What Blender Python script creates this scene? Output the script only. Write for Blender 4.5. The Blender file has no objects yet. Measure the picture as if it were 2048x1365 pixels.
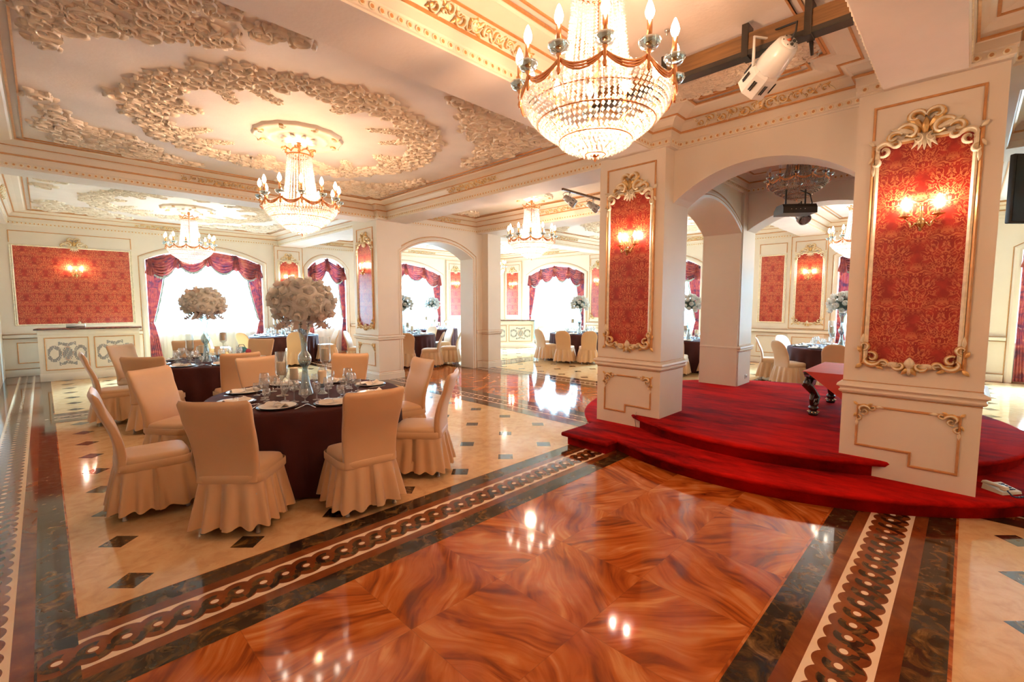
import bpy, bmesh, math, random
from mathutils import Vector, Matrix
PI = math.pi
R = math.radians
rnd = random.Random(7)
sc = bpy.context.scene
COL = sc.collection

# ------------------------------------------------------------------ camera, world, exposure
cam = bpy.data.objects.new('camera', bpy.data.cameras.new('camera'))
COL.objects.link(cam)
cam.data.sensor_width = 36.0
cam.data.lens = 924.0 / 2048.0 * 36.0
cam.location = (0, 0, 1.65)
fw = Vector((math.cos(R(44.594)) * math.cos(R(4.640)), math.sin(R(44.594)) * math.cos(R(4.640)), -math.sin(R(4.640))))
cam.rotation_euler = fw.to_track_quat('-Z', 'Y').to_euler()
cam.data.clip_start = 0.05
sc.camera = cam
vs = sc.view_settings
sc.display_settings.display_device = 'sRGB'
vs.view_transform = 'Standard'
vs.look = 'None'
vs.gamma = 1.0
vs.use_curve_mapping = False
vs.exposure = 0.74
cy = sc.cycles
cy.max_bounces = 8
cy.diffuse_bounces = 4
cy.glossy_bounces = 4
cy.transmission_bounces = 6
cy.transparent_max_bounces = 16
cy.sample_clamp_indirect = 4.0
cy.use_denoising = True
cy.caustics_reflective = False
cy.caustics_refractive = False

world = bpy.data.worlds.new('daylight')
sc.world = world
world.use_nodes = True
wb = world.node_tree.nodes['Background']
wb.inputs[0].default_value = (0.62, 0.86, 1.0, 1)
wb.inputs[1].default_value = 6.0

WARM = (1.0, 0.56, 0.30)
PALE = (1.0, 0.80, 0.66)
CHAND_W = 60.0
SCONCE_L = 170.0
WINDOW_W = 10000.0

# ------------------------------------------------------------------ materials
MATS = {}
def node_mat(name):
    m = bpy.data.materials.new(name)
    m.use_nodes = True
    MATS[name] = m
    nt = m.node_tree
    b = nt.nodes['Principled BSDF']
    return m, nt, b

def simple(name, col, rough=0.5, metal=0.0, var=0.06, scale=6.0, bump=0.0, bscale=40.0, coat=0.0, spec=0.5, sheen=0.0):
    m, nt, b = node_mat(name)
    n = nt.nodes.new('ShaderNodeTexNoise'); n.inputs['Scale'].default_value = scale; n.inputs['Detail'].default_value = 4
    tc = nt.nodes.new('ShaderNodeTexCoord'); nt.links.new(tc.outputs['Object'], n.inputs['Vector'])
    r = nt.nodes.new('ShaderNodeValToRGB')
    r.color_ramp.elements[0].position = 0.3; r.color_ramp.elements[1].position = 0.7
    r.color_ramp.elements[0].color = tuple(max(0, c * (1 - var)) for c in col) + (1,)
    r.color_ramp.elements[1].color = tuple(min(1, c * (1 + var)) for c in col) + (1,)
    nt.links.new(n.outputs['Fac'], r.inputs['Fac']); nt.links.new(r.outputs['Color'], b.inputs['Base Color'])
    b.inputs['Roughness'].default_value = rough; b.inputs['Metallic'].default_value = metal
    b.inputs['Coat Weight'].default_value = coat
    b.inputs['Specular IOR Level'].default_value = spec
    b.inputs['Sheen Weight'].default_value = sheen
    if bump:
        n2 = nt.nodes.new('ShaderNodeTexNoise'); n2.inputs['Scale'].default_value = bscale; n2.inputs['Detail'].default_value = 5
        nt.links.new(tc.outputs['Object'], n2.inputs['Vector'])
        bp = nt.nodes.new('ShaderNodeBump'); bp.inputs['Strength'].default_value = bump; bp.inputs['Distance'].default_value = 0.01
        nt.links.new(n2.outputs['Fac'], bp.inputs['Height']); nt.links.new(bp.outputs['Normal'], b.inputs['Normal'])
    return m

def emis(name, col, s):
    m, nt, b = node_mat(name)
    b.inputs['Emission Color'].default_value = tuple(col) + (1,)
    b.inputs['Emission Strength'].default_value = s
    b.inputs['Base Color'].default_value = (0.9, 0.85, 0.75, 1)
    return m

simple('wall_paint', (0.81, 0.71, 0.59), 0.42, var=0.03, scale=1.5, bump=0.05, bscale=60)
simple('plaster', (0.78, 0.70, 0.64), 0.6, var=0.04, scale=3, bump=0.15, bscale=30)
simple('relief_plaster', (0.93, 0.82, 0.68), 0.55, var=0.08, scale=9, bump=0.3, bscale=45)
simple('gold_line', (0.62, 0.31, 0.12), 0.38, 0.35, var=0.12, scale=20)
simple('gilt', (0.78, 0.50, 0.20), 0.32, 0.55, var=0.25, scale=30, bump=0.2, bscale=60)
simple('cream_gilt', (0.88, 0.76, 0.56), 0.4, 0.1, var=0.14, scale=25)
simple('pink_gold', (0.90, 0.42, 0.18), 0.25, 0.75, var=0.1, scale=30)
simple('antique_brass', (0.62, 0.40, 0.18), 0.22, 0.9, var=0.15, scale=30)
simple('chair_fabric', (0.66, 0.385, 0.19), 0.40, var=0.03, scale=3, bump=0.04, bscale=220, sheen=0.3)
simple('napkin_fabric', (0.88, 0.80, 0.70), 0.7, var=0.04, bump=0.2, bscale=90)
simple('table_cloth', (0.052, 0.012, 0.010), 0.75, var=0.25, scale=4, bump=0.05, bscale=200, spec=0.15)
simple('red_cloth', (0.62, 0.045, 0.025), 0.6, var=0.08, scale=5, bump=0.1, bscale=80)
simple('brushed_metal', (0.5, 0.45, 0.38), 0.35, 0.8)
simple('silver', (0.8, 0.8, 0.82), 0.15, 1.0, var=0.03)
simple('black_rubber', (0.02, 0.02, 0.02), 0.6)
simple('black_metal', (0.035, 0.028, 0.022), 0.4, 0.3, var=0.3)
simple('dark_walnut', (0.035, 0.014, 0.008), 0.18, var=0.5, scale=12, coat=0.6)
simple('porcelain', (0.92, 0.91, 0.88), 0.12, var=0.02)
simple('charger_dark', (0.03, 0.02, 0.02), 0.2, 0.3)
simple('white_plastic', (0.85, 0.84, 0.80), 0.25, var=0.02)
simple('ivory_plastic', (0.80, 0.72, 0.55), 0.3, var=0.04)
simple('candle_sleeve', (0.85, 0.72, 0.50), 0.4, var=0.05)
simple('navy_plastic', (0.02, 0.03, 0.07), 0.35, var=0.2)
simple('screen_black', (0.006, 0.010, 0.012), 0.12, var=0.1)
simple('grey_metal', (0.55, 0.54, 0.52), 0.3, 0.5)
simple('leaf_dark', (0.03, 0.05, 0.035), 0.5, var=0.3)
simple('branch', (0.06, 0.03, 0.02), 0.6)
simple('candle_wax', (0.95, 0.78, 0.54), 0.5, var=0.05)
simple('teal_fabric', (0.05, 0.22, 0.24), 0.6, var=0.4, scale=14)
simple('maroon_fabric', (0.35, 0.03, 0.05), 0.6, var=0.3)
simple('counter_top_marble', (0.10, 0.035, 0.025), 0.15, var=0.6, scale=20)
simple('tile_ink', (0.05, 0.08, 0.12), 0.4, var=0.4, scale=60)
simple('tile_rust', (0.45, 0.18, 0.10), 0.4, var=0.3, scale=60)
simple('window_frame_paint', (0.85, 0.85, 0.82), 0.4)
simple('fringe', (0.38, 0.46, 0.44), 0.6, var=0.5, scale=60)
simple('orange_display', (0.5, 0.10, 0.03), 0.4)
emis('bulb_glow', (1.0, 0.86, 0.66), 22.0)
emis('sconce_glow', (1.0, 0.80, 0.60), SCONCE_L)
simple('bulb_frosted', (0.75, 0.70, 0.72), 0.3, var=0.03)

def mixmat(name, col, rough, tfac, metal=0.0, trans=0.0, coat=0.0):
    """glossy body mixed with clear see-through (thin glass, beads, sheer cloth)"""
    m, nt, b = node_mat(name)
    b.inputs['Base Color'].default_value = tuple(col) + (1,)
    b.inputs['Roughness'].default_value = rough
    b.inputs['Metallic'].default_value = metal
    out = nt.nodes['Material Output']
    t = nt.nodes.new('ShaderNodeBsdfTransparent'); t.inputs[0].default_value = (0.97, 0.985, 0.985, 1)
    mx = nt.nodes.new('ShaderNodeMixShader')
    src = b.outputs[0]
    if trans:
        tr = nt.nodes.new('ShaderNodeBsdfTranslucent'); tr.inputs[0].default_value = tuple(col) + (1,)
        m2 = nt.nodes.new('ShaderNodeMixShader'); m2.inputs[0].default_value = trans
        nt.links.new(b.outputs[0], m2.inputs[1]); nt.links.new(tr.outputs[0], m2.inputs[2]); src = m2.outputs[0]
    mx.inputs[0].default_value = 1 - tfac
    nt.links.new(t.outputs[0], mx.inputs[1]); nt.links.new(src, mx.inputs[2]); nt.links.new(mx.outputs[0], out.inputs[0])
    return m, nt, mx

def glassy(name, tint=(0.9, 0.95, 0.96), edge=0.75, base=0.10):
    m, nt, mx = mixmat(name, tint, 0.04, 0.8, metal=1.0)
    lw = nt.nodes.new('ShaderNodeLayerWeight'); lw.inputs[0].default_value = 0.45
    mr = nt.nodes.new('ShaderNodeMapRange'); mr.inputs[3].default_value = base; mr.inputs[4].default_value = edge
    nt.links.new(lw.outputs['Facing'], mr.inputs[0]); nt.links.new(mr.outputs[0], mx.inputs[0])
    return m
glassy('clear_glass', (0.9, 0.95, 0.96), 0.92, 0.20)
glassy('thick_glass', (0.80, 0.91, 0.95), 0.95, 0.30)
for n_ in MATS['thick_glass'].node_tree.nodes:
    if n_.type == 'BSDF_TRANSPARENT': n_.inputs[0].default_value = (0.56, 0.69, 0.73, 1)
mixmat('crystal_bead', (0.95, 0.95, 0.97), 0.08, 0.22, metal=0.0, trans=0.45)
mixmat('crystal_unlit', (0.50, 0.48, 0.52), 0.12, 0.10, metal=0.9)
mixmat('sheer_fabric', (0.93, 0.96, 0.97), 0.8, 0.55, trans=0.7)
mixmat('window_pane', (0.9, 0.95, 0.97), 0.02, 0.95)

def petal(name, col):
    m, nt, b = node_mat(name)
    tc = nt.nodes.new('ShaderNodeTexCoord'); n = nt.nodes.new('ShaderNodeTexNoise'); n.inputs['Scale'].default_value = 16
    nt.links.new(tc.outputs['Object'], n.inputs['Vector'])
    r = nt.nodes.new('ShaderNodeValToRGB'); r.color_ramp.elements[0].position = 0.35; r.color_ramp.elements[1].position = 0.65
    r.color_ramp.elements[0].color = tuple(c * 0.90 for c in col) + (1,); r.color_ramp.elements[1].color = col + (1,)
    nt.links.new(n.outputs['Fac'], r.inputs['Fac']); nt.links.new(r.outputs['Color'], b.inputs['Base Color']); b.inputs['Roughness'].default_value = 0.7
    tr = nt.nodes.new('ShaderNodeBsdfTranslucent'); nt.links.new(r.outputs['Color'], tr.inputs[0])
    mx = nt.nodes.new('ShaderNodeMixShader'); mx.inputs[0].default_value = 0.18
    nt.links.new(b.outputs[0], mx.inputs[1]); nt.links.new(tr.outputs[0], mx.inputs[2]); nt.links.new(mx.outputs[0], nt.nodes['Material Output'].inputs[0])
petal('petal_cream', (0.98, 0.96, 0.90)); petal('petal_blush', (0.95, 0.82, 0.74)); petal('petal_white', (0.94, 0.94, 0.91))
# translucent heavy curtain with mottled pattern
def curtain_mat():
    m, nt, b = node_mat('curtain_brocade')
    tc = nt.nodes.new('ShaderNodeTexCoord')
    n = nt.nodes.new('ShaderNodeTexNoise'); n.inputs['Scale'].default_value = 5.5; n.inputs['Detail'].default_value = 6; n.inputs['Distortion'].default_value = 1.2
    nt.links.new(tc.outputs['Object'], n.inputs['Vector'])
    r = nt.nodes.new('ShaderNodeValToRGB'); e = r.color_ramp.elements
    e[0].position = 0.34; e[0].color = (0.08, 0.020, 0.055, 1)
    e[1].position = 0.74; e[1].color = (0.66, 0.28, 0.16, 1)
    x = e.new(0.47); x.color = (0.30, 0.035, 0.045, 1)
    x = e.new(0.60); x.color = (0.45, 0.080, 0.055, 1)
    nt.links.new(n.outputs['Fac'], r.inputs['Fac']); nt.links.new(r.outputs['Color'], b.inputs['Base Color'])
    b.inputs['Roughness'].default_value = 0.4; b.inputs['Sheen Weight'].default_value = 0.4
    tr = nt.nodes.new('ShaderNodeBsdfTranslucent'); nt.links.new(r.outputs['Color'], tr.inputs[0])
    mx = nt.nodes.new('ShaderNodeMixShader'); mx.inputs[0].default_value = 0.05
    nt.links.new(b.outputs[0], mx.inputs[1]); nt.links.new(tr.outputs[0], mx.inputs[2])
    nt.links.new(mx.outputs[0], nt.nodes['Material Output'].inputs[0])
curtain_mat()

def M_(nt, op, a, b=None, c=None):
    n = nt.nodes.new('ShaderNodeMath'); n.operation = op
    for i, v in enumerate((a, b, c)):
        if v is None: continue
        if isinstance(v, (int, float)): n.inputs[i].default_value = v
        else: nt.links.new(v, n.inputs[i])
    return n.outputs[0]

def damask(name, cw=0.34, ch=0.56, base=(0.28, 0.013, 0.007), base2=(0.40, 0.024, 0.012), hi=(0.72, 0.24, 0.085)):
    """wallpaper: mirrored noise motifs on a half-drop grid (object x = width, z = height)"""
    m, nt, b = node_mat(name)
    tc = nt.nodes.new('ShaderNodeTexCoord')
    sp = nt.nodes.new('ShaderNodeSeparateXYZ'); nt.links.new(tc.outputs['Object'], sp.inputs[0])
    X, Z = sp.outputs[0], sp.outputs[2]
    masks = []
    for ox, oz in ((0, 0), (cw / 2, ch / 2)):
        u = M_(nt, 'ADD', X, 100 * cw + cw / 2 + ox); v = M_(nt, 'ADD', Z, 100 * ch + oz)
        u = M_(nt, 'SUBTRACT', M_(nt, 'MODULO', u, cw), cw / 2)
        v = M_(nt, 'SUBTRACT', M_(nt, 'MODULO', v, ch), ch / 2)
        ua = M_(nt, 'ABSOLUTE', u)
        cb = nt.nodes.new('ShaderNodeCombineXYZ'); nt.links.new(ua, cb.inputs[0]); nt.links.new(v, cb.inputs[2])
        wv = nt.nodes.new('ShaderNodeTexNoise'); wv.inputs['Scale'].default_value = 16; wv.inputs['Detail'].default_value = 1.5; wv.inputs['Distortion'].default_value = 2.2
        nt.links.new(cb.outputs[0], wv.inputs['Vector'])
        band = M_(nt, 'ABSOLUTE', M_(nt, 'SUBTRACT', wv.outputs['Fac'], 0.5))
        line = M_(nt, 'LESS_THAN', band, 0.045)
        e1 = M_(nt, 'DIVIDE', ua, cw * 0.46); e2 = M_(nt, 'DIVIDE', v, ch * 0.40)
        rr = M_(nt, 'ADD', M_(nt, 'MULTIPLY', e1, e1), M_(nt, 'MULTIPLY', e2, e2))
        env = M_(nt, 'SUBTRACT', 1.0, rr); env = M_(nt, 'MULTIPLY', env, 2.0)
        cl = nt.nodes.new('ShaderNodeClamp'); nt.links.new(env, cl.inputs[0])
        masks.append(M_(nt, 'MULTIPLY', line, cl.outputs[0]))
    mask = M_(nt, 'MAXIMUM', masks[0], masks[1])
    bg = nt.nodes.new('ShaderNodeTexNoise'); bg.inputs['Scale'].default_value = 13; bg.inputs['Detail'].default_value = 5
    nt.links.new(tc.outputs['Object'], bg.inputs['Vector'])
    rp = nt.nodes.new('ShaderNodeValToRGB'); rp.color_ramp.elements[0].position = 0.42; rp.color_ramp.elements[1].position = 0.62
    rp.color_ramp.elements[0].color = base + (1,); rp.color_ramp.elements[1].color = base2 + (1,)
    nt.links.new(bg.outputs['Fac'], rp.inputs['Fac'])
    mx = nt.nodes.new('ShaderNodeMixRGB'); nt.links.new(M_(nt, 'MULTIPLY', mask, 0.62), mx.inputs[0])
    nt.links.new(rp.outputs['Color'], mx.inputs[1]); mx.inputs[2].default_value = hi + (1,)
    nt.links.new(mx.outputs[0], b.inputs['Base Color'])
    b.inputs['Roughness'].default_value = 0.33
    return m
damask('red_damask')

# --- stone
def stone(name, cols, scale, dist, rough=0.07, detail=6, stretch=(1, 1, 1), rot=0.0):
    m, nt, b = node_mat(name)
    tc = nt.nodes.new('ShaderNodeTexCoord'); mp = nt.nodes.new('ShaderNodeMapping')
    mp.inputs['Scale'].default_value = stretch; mp.inputs['Rotation'].default_value = (0, 0, rot)
    nt.links.new(tc.outputs['Object'], mp.inputs[0])
    n = nt.nodes.new('ShaderNodeTexNoise'); n.inputs['Scale'].default_value = scale; n.inputs['Detail'].default_value = detail; n.inputs['Distortion'].default_value = dist
    n.inputs['Roughness'].default_value = 0.62
    nt.links.new(mp.outputs[0], n.inputs['Vector'])
    r = nt.nodes.new('ShaderNodeValToRGB'); e = r.color_ramp.elements
    e[0].position = cols[0][0]; e[0].color = cols[0][1] + (1,)
    e[1].position = cols[-1][0]; e[1].color = cols[-1][1] + (1,)
    for p, c in cols[1:-1]:
        x = e.new(p); x.color = c + (1,)
    nt.links.new(n.outputs['Fac'], r.inputs['Fac']); nt.links.new(r.outputs['Color'], b.inputs['Base Color'])
    b.inputs['Roughness'].default_value = rough
    b.inputs['Specular IOR Level'].default_value = 0.45
    return m
stone('cream_marble', [(0.3, (0.60, 0.34, 0.15)), (0.5, (0.71, 0.43, 0.205)), (0.7, (0.76, 0.49, 0.25))], 9, 0.6, 0.09)
stone('white_marble', [(0.3, (0.84, 0.62, 0.42)), (0.7, (0.90, 0.70, 0.50))], 6, 0.5)
stone('dark_marble', [(0.36, (0.012, 0.008, 0.007)), (0.50, (0.045, 0.024, 0.011)), (0.60, (0.12, 0.055, 0.018)), (0.72, (0.27, 0.14, 0.045))], 9, 1.2)
stone('brown_marble', [(0.3, (0.12, 0.026, 0.008)), (0.55, (0.21, 0.052, 0.014)), (0.75, (0.30, 0.09, 0.026))], 3.5, 1.0, stretch=(1, 1, 1))

def orange_tiles():
    m, nt, b = node_mat('orange_marble')
    tc = nt.nodes.new('ShaderNodeTexCoord')
    sp = nt.nodes.new('ShaderNodeSeparateXYZ'); nt.links.new(tc.outputs['Object'], sp.inputs[0])
    T = 0.61
    cx = M_(nt, 'FLOOR', M_(nt, 'DIVIDE', sp.outputs[0], T)); cyy = M_(nt, 'FLOOR', M_(nt, 'DIVIDE', M_(nt, 'SUBTRACT', sp.outputs[1], 0.70), T))
    cb = nt.nodes.new('ShaderNodeCombineXYZ'); nt.links.new(cx, cb.inputs[0]); nt.links.new(cyy, cb.inputs[1])
    wn = nt.nodes.new('ShaderNodeTexWhiteNoise'); wn.noise_dimensions = '3D'; nt.links.new(cb.outputs[0], wn.inputs['Vector'])
    chk = M_(nt, 'PINGPONG', M_(nt, 'ADD', cx, cyy), 1.0)
    ang = M_(nt, 'ADD', M_(nt, 'MULTIPLY', chk, PI / 2), M_(nt, 'MULTIPLY', wn.outputs['Value'], 0.9))
    ang = M_(nt, 'ADD', ang, 0.35)
    vr = nt.nodes.new('ShaderNodeVectorRotate'); vr.rotation_type = 'Z_AXIS'
    nt.links.new(tc.outputs['Object'], vr.inputs['Vector']); nt.links.new(ang, vr.inputs['Angle'])
    ad = nt.nodes.new('ShaderNodeVectorMath'); ad.operation = 'MULTIPLY_ADD'
    nt.links.new(wn.outputs['Color'], ad.inputs[0]); ad.inputs[1].default_value = (7, 7, 7); nt.links.new(vr.outputs[0], ad.inputs[2])
    wn2 = nt.nodes.new('ShaderNodeTexNoise'); wn2.inputs['Scale'].default_value = 1.7; wn2.inputs['Detail'].default_value = 1; nt.links.new(ad.outputs[0], wn2.inputs['Vector'])
    ad2 = nt.nodes.new('ShaderNodeVectorMath'); ad2.operation = 'MULTIPLY_ADD'; nt.links.new(wn2.outputs['Color'], ad2.inputs[0]); ad2.inputs[1].default_value = (0.36, 0.36, 0.0); nt.links.new(ad.outputs[0], ad2.inputs[2]); ad = ad2
    w = nt.nodes.new('ShaderNodeTexWave'); w.bands_direction = 'X'; w.inputs['Scale'].default_value = 1.1; w.inputs['Distortion'].default_value = 9
    w.inputs['Detail'].default_value = 4; w.inputs['Detail Scale'].default_value = 0.9; w.inputs['Detail Roughness'].default_value = 0.6
    nt.links.new(ad.outputs[0], w.inputs['Vector'])
    mp = nt.nodes.new('ShaderNodeMapping'); mp.inputs['Scale'].default_value = (6.5, 0.9, 1); nt.links.new(ad.outputs[0], mp.inputs[0])
    n = nt.nodes.new('ShaderNodeTexNoise'); n.inputs['Scale'].default_value = 2.2; n.inputs['Detail'].default_value = 7; n.inputs['Distortion'].default_value = 1.2
    nt.links.new(mp.outputs[0], n.inputs['Vector'])
    f = M_(nt, 'ADD', M_(nt, 'MULTIPLY', w.outputs['Fac'], 0.20), M_(nt, 'MULTIPLY', n.outputs['Fac'], 0.92))
    r = nt.nodes.new('ShaderNodeValToRGB'); e = r.color_ramp.elements
    e[0].position = 0.30; e[0].color = (0.15, 0.024, 0.004, 1)
    e[1].position = 0.82; e[1].color = (0.62, 0.24, 0.075, 1)
    x = e.new(0.43); x.color = (0.28, 0.052, 0.008, 1)
    x = e.new(0.54); x.color = (0.42, 0.090, 0.014, 1)
    x = e.new(0.66); x.color = (0.50, 0.135, 0.028, 1)
    nt.links.new(f, r.inputs['Fac'])
    # thin joints
    jx = M_(nt, 'ABSOLUTE', M_(nt, 'SUBTRACT', M_(nt, 'FRACT', M_(nt, 'DIVIDE', sp.outputs[0], T)), 0.5))
    jy = M_(nt, 'ABSOLUTE', M_(nt, 'SUBTRACT', M_(nt, 'FRACT', M_(nt, 'DIVIDE', M_(nt, 'SUBTRACT', sp.outputs[1], 0.70), T)), 0.5))
    j = M_(nt, 'GREATER_THAN', M_(nt, 'MAXIMUM', jx, jy), 0.4975)
    mx = nt.nodes.new('ShaderNodeMixRGB'); nt.links.new(M_(nt, 'MULTIPLY', j, 0.5), mx.inputs[0]); nt.links.new(r.outputs['Color'], mx.inputs[1]); mx.inputs[2].default_value = (0.2, 0.06, 0.02, 1)
    nt.links.new(mx.outputs[0], b.inputs['Base Color'])
    b.inputs['Roughness'].default_value = 0.07; b.inputs['Specular IOR Level'].default_value = 0.5
orange_tiles()

def carpet_mat():
    m, nt, b = node_mat('red_carpet')
    tc = nt.nodes.new('ShaderNodeTexCoord')
    n = nt.nodes.new('ShaderNodeTexNoise'); n.inputs['Scale'].default_value = 2.2; n.inputs['Detail'].default_value = 8; n.inputs['Roughness'].default_value = 0.7
    mp = nt.nodes.new('ShaderNodeMapping'); mp.inputs['Scale'].default_value = (1.6, 0.5, 1); mp.inputs['Rotation'].default_value = (0, 0, R(45))
    nt.links.new(tc.outputs['Object'], mp.inputs[0]); nt.links.new(mp.outputs[0], n.inputs['Vector'])
    r = nt.nodes.new('ShaderNodeValToRGB'); e = r.color_ramp.elements
    e[0].position = 0.36; e[0].color = (0.13, 0.003, 0.004, 1); e[1].position = 0.60; e[1].color = (0.56, 0.008, 0.005, 1)
    nt.links.new(n.outputs['Fac'], r.inputs['Fac']); nt.links.new(r.outputs['Color'], b.inputs['Base Color'])
    b.inputs['Roughness'].default_value = 0.95; b.inputs['Sheen Weight'].default_value = 0.0; b.inputs['Specular IOR Level'].default_value = 0.05
    b.inputs['Sheen Tint'].default_value = (1, 0.2, 0.15, 1)
    n2 = nt.nodes.new('ShaderNodeTexNoise'); n2.inputs['Scale'].default_value = 240; nt.links.new(tc.outputs['Object'], n2.inputs['Vector'])
    bp = nt.nodes.new('ShaderNodeBump'); bp.inputs['Strength'].default_value = 0.5; bp.inputs['Distance'].default_value = 0.004
    nt.links.new(n2.outputs['Fac'], bp.inputs['Height']); nt.links.new(bp.outputs['Normal'], b.inputs['Normal'])
carpet_mat()
def wood_mat():
    m, nt, b = node_mat('stained_wood')
    tc = nt.nodes.new('ShaderNodeTexCoord'); mp = nt.nodes.new('ShaderNodeMapping'); mp.inputs['Scale'].default_value = (30, 2, 30)
    nt.links.new(tc.outputs['Object'], mp.inputs[0])
    n = nt.nodes.new('ShaderNodeTexNoise'); n.inputs['Scale'].default_value = 1.6; n.inputs['Detail'].default_value = 5; nt.links.new(mp.outputs[0], n.inputs['Vector'])
    r = nt.nodes.new('ShaderNodeValToRGB'); e = r.color_ramp.elements
    e[0].color = (0.05, 0.022, 0.008, 1); e[1].color = (0.30, 0.15, 0.05, 1); nt.links.new(n.outputs['Fac'], r.inputs['Fac']); nt.links.new(r.outputs['Color'], b.inputs['Base Color'])
    b.inputs['Roughness'].default_value = 0.35
wood_mat()

# ------------------------------------------------------------------ mesh builder
class MB:
    def __init__(s): s.v = []; s.f = []; s.m = []; s.mats = []; s.sm = []
    def mi(s, mat):
        if mat not in s.mats: s.mats.append(mat)
        return s.mats.index(mat)
    def add(s, vs_, fs, mat, smooth=False):
        o = len(s.v); k = s.mi(mat)
        s.v += [tuple(p) for p in vs_]
        for f in fs: s.f.append([i + o for i in f]); s.m.append(k); s.sm.append(smooth)
    def box(s, x0, x1, y0, y1, z0, z1, mat, bev=0.0):
        if bev:
            b_ = min(bev, (x1 - x0) / 2.01, (y1 - y0) / 2.01, (z1 - z0) / 2.01)
            bm = bmesh.new()
            bmesh.ops.create_cube(bm, size=1.0)
            for v in bm.verts: v.co = Vector((x0 + (v.co.x + .5) * (x1 - x0), y0 + (v.co.y + .5) * (y1 - y0), z0 + (v.co.z + .5) * (z1 - z0)))
            bmesh.ops.bevel(bm, geom=bm.edges[:], offset=b_, segments=2, affect='EDGES', profile=0.5)
            s.bm(bm, mat, True); return
        v = [(x, y, z) for z in (z0, z1) for y in (y0, y1) for x in (x0, x1)]
        s.add(v, [(0, 2, 3, 1), (4, 5, 7, 6), (0, 1, 5, 4), (2, 6, 7, 3), (0, 4, 6, 2), (1, 3, 7, 5)], mat)
    def bm(s, bm, mat, smooth=False):
        bm.verts.index_update()
        s.add([v.co[:] for v in bm.verts], [[v.index for v in f.verts] for f in bm.faces], mat, smooth); bm.free()
    def lathe(s, prof, mat, seg=16, c=(0, 0, 0), smooth=True, axis='z', cap=True, sx=1, sy=1):
        vs_ = []; n = len(prof)
        for r, z in prof:
            for k in range(seg):
                a = 2 * PI * k / seg
                p = (r * math.cos(a) * sx, r * math.sin(a) * sy, z)
                if axis == 'x': p = (p[2], p[0], p[1])
                if axis == 'y': p = (p[0], p[2], p[1])
                vs_.append((p[0] + c[0], p[1] + c[1], p[2] + c[2]))
        fs = [(i * seg + k, i * seg + (k + 1) % seg, (i + 1) * seg + (k + 1) % seg, (i + 1) * seg + k) for i in range(n - 1) for k in range(seg)]
        if cap: fs.append(list(range(seg))[::-1]); fs.append([(n - 1) * seg + k for k in range(seg)])
        s.add(vs_, fs, mat, smooth)
    def tube(s, pts, r, mat, seg=6, smooth=True, closed=False, flat=1.0):
        pts = [Vector(p) for p in pts]; n = len(pts); rs = r if isinstance(r, (list, tuple)) else [r] * n
        vs_ = []
        up = Vector((0, 0, 1)); prev = None
        for i, p in enumerate(pts):
            a = pts[(i - 1) % n] if (closed or i > 0) else p; b = pts[(i + 1) % n] if (closed or i < n - 1) else p
            t = (b - a); t = t.normalized() if t.length > 1e-9 else Vector((1, 0, 0))
            if prev is None:
                q = up if abs(t.z) < 0.9 else Vector((1, 0, 0)); u = t.cross(q).normalized()
            else:
                u = prev - t * prev.dot(t)
                u = u.normalized() if u.length > 1e-6 else t.orthogonal().normalized()
            prev = u; w = t.cross(u)
            for k in range(seg):
                g = 2 * PI * k / seg
                vs_.append(p + (u * math.cos(g) + w * math.sin(g) * flat) * rs[i])
        m = n if closed else n - 1
        fs = [(i * seg + k, i * seg + (k + 1) % seg, ((i + 1) % n) * seg + (k + 1) % seg, ((i + 1) % n) * seg + k) for i in range(m) for k in range(seg)]
        if not closed: fs.append(list(range(seg))[::-1]); fs.append([(n - 1) * seg + k for k in range(seg)])
        s.add(vs_, fs, mat, smooth)
    def ball(s, c, r, mat, sub=1, sc_=(1, 1, 1), smooth=True):
        bm = bmesh.new(); bmesh.ops.create_icosphere(bm, subdivisions=sub, radius=r)
        for v in bm.verts: v.co = Vector((v.co.x * sc_[0] + c[0], v.co.y * sc_[1] + c[1], v.co.z * sc_[2] + c[2]))
        s.bm(bm, mat, smooth)
    def frame(s, path, prof, mat, closed=True, plane='xz', smooth=False):
        """sweep a profile [(inward offset, height out of plane)] along a planar path with mitred corners.
        plane xz: path (x,z), out of plane = -y ; plane xy_down: path (x,y), height = z absolute"""
        n = len(path); P = [Vector(p) for p in path]; rows = []
        for i in range(n):
            a = P[i - 1] if (closed or i > 0) else None; b = P[(i + 1) % n] if (closed or i < n - 1) else None
            d1 = (P[i] - a).normalized() if a is not None else None
            d2 = (b - P[i]).normalized() if b is not None else None
            if d1 is None: d1 = d2
            if d2 is None: d2 = d1
            n1 = Vector((-d1.y, d1.x)); n2 = Vector((-d2.y, d2.x)); mm = n1 + n2
            mm = n1 if mm.length < 1e-6 else mm / max(0.25, mm.dot(n1))
            row = []
            for o, h in prof:
                q = P[i] + mm * o
                row.append((q.x, -h, q.y) if plane == 'xz' else (q.x, q.y, h))
            rows.append(row)
        k = len(prof); vs_ = [p for r_ in rows for p in r_]
        m = n if closed else n - 1
        fs = [(i * k + j, i * k + j + 1, ((i + 1) % n) * k + j + 1, ((i + 1) % n) * k + j) for i in range(m) for j in range(k - 1)]
        s.add(vs_, fs, mat, smooth)
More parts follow.
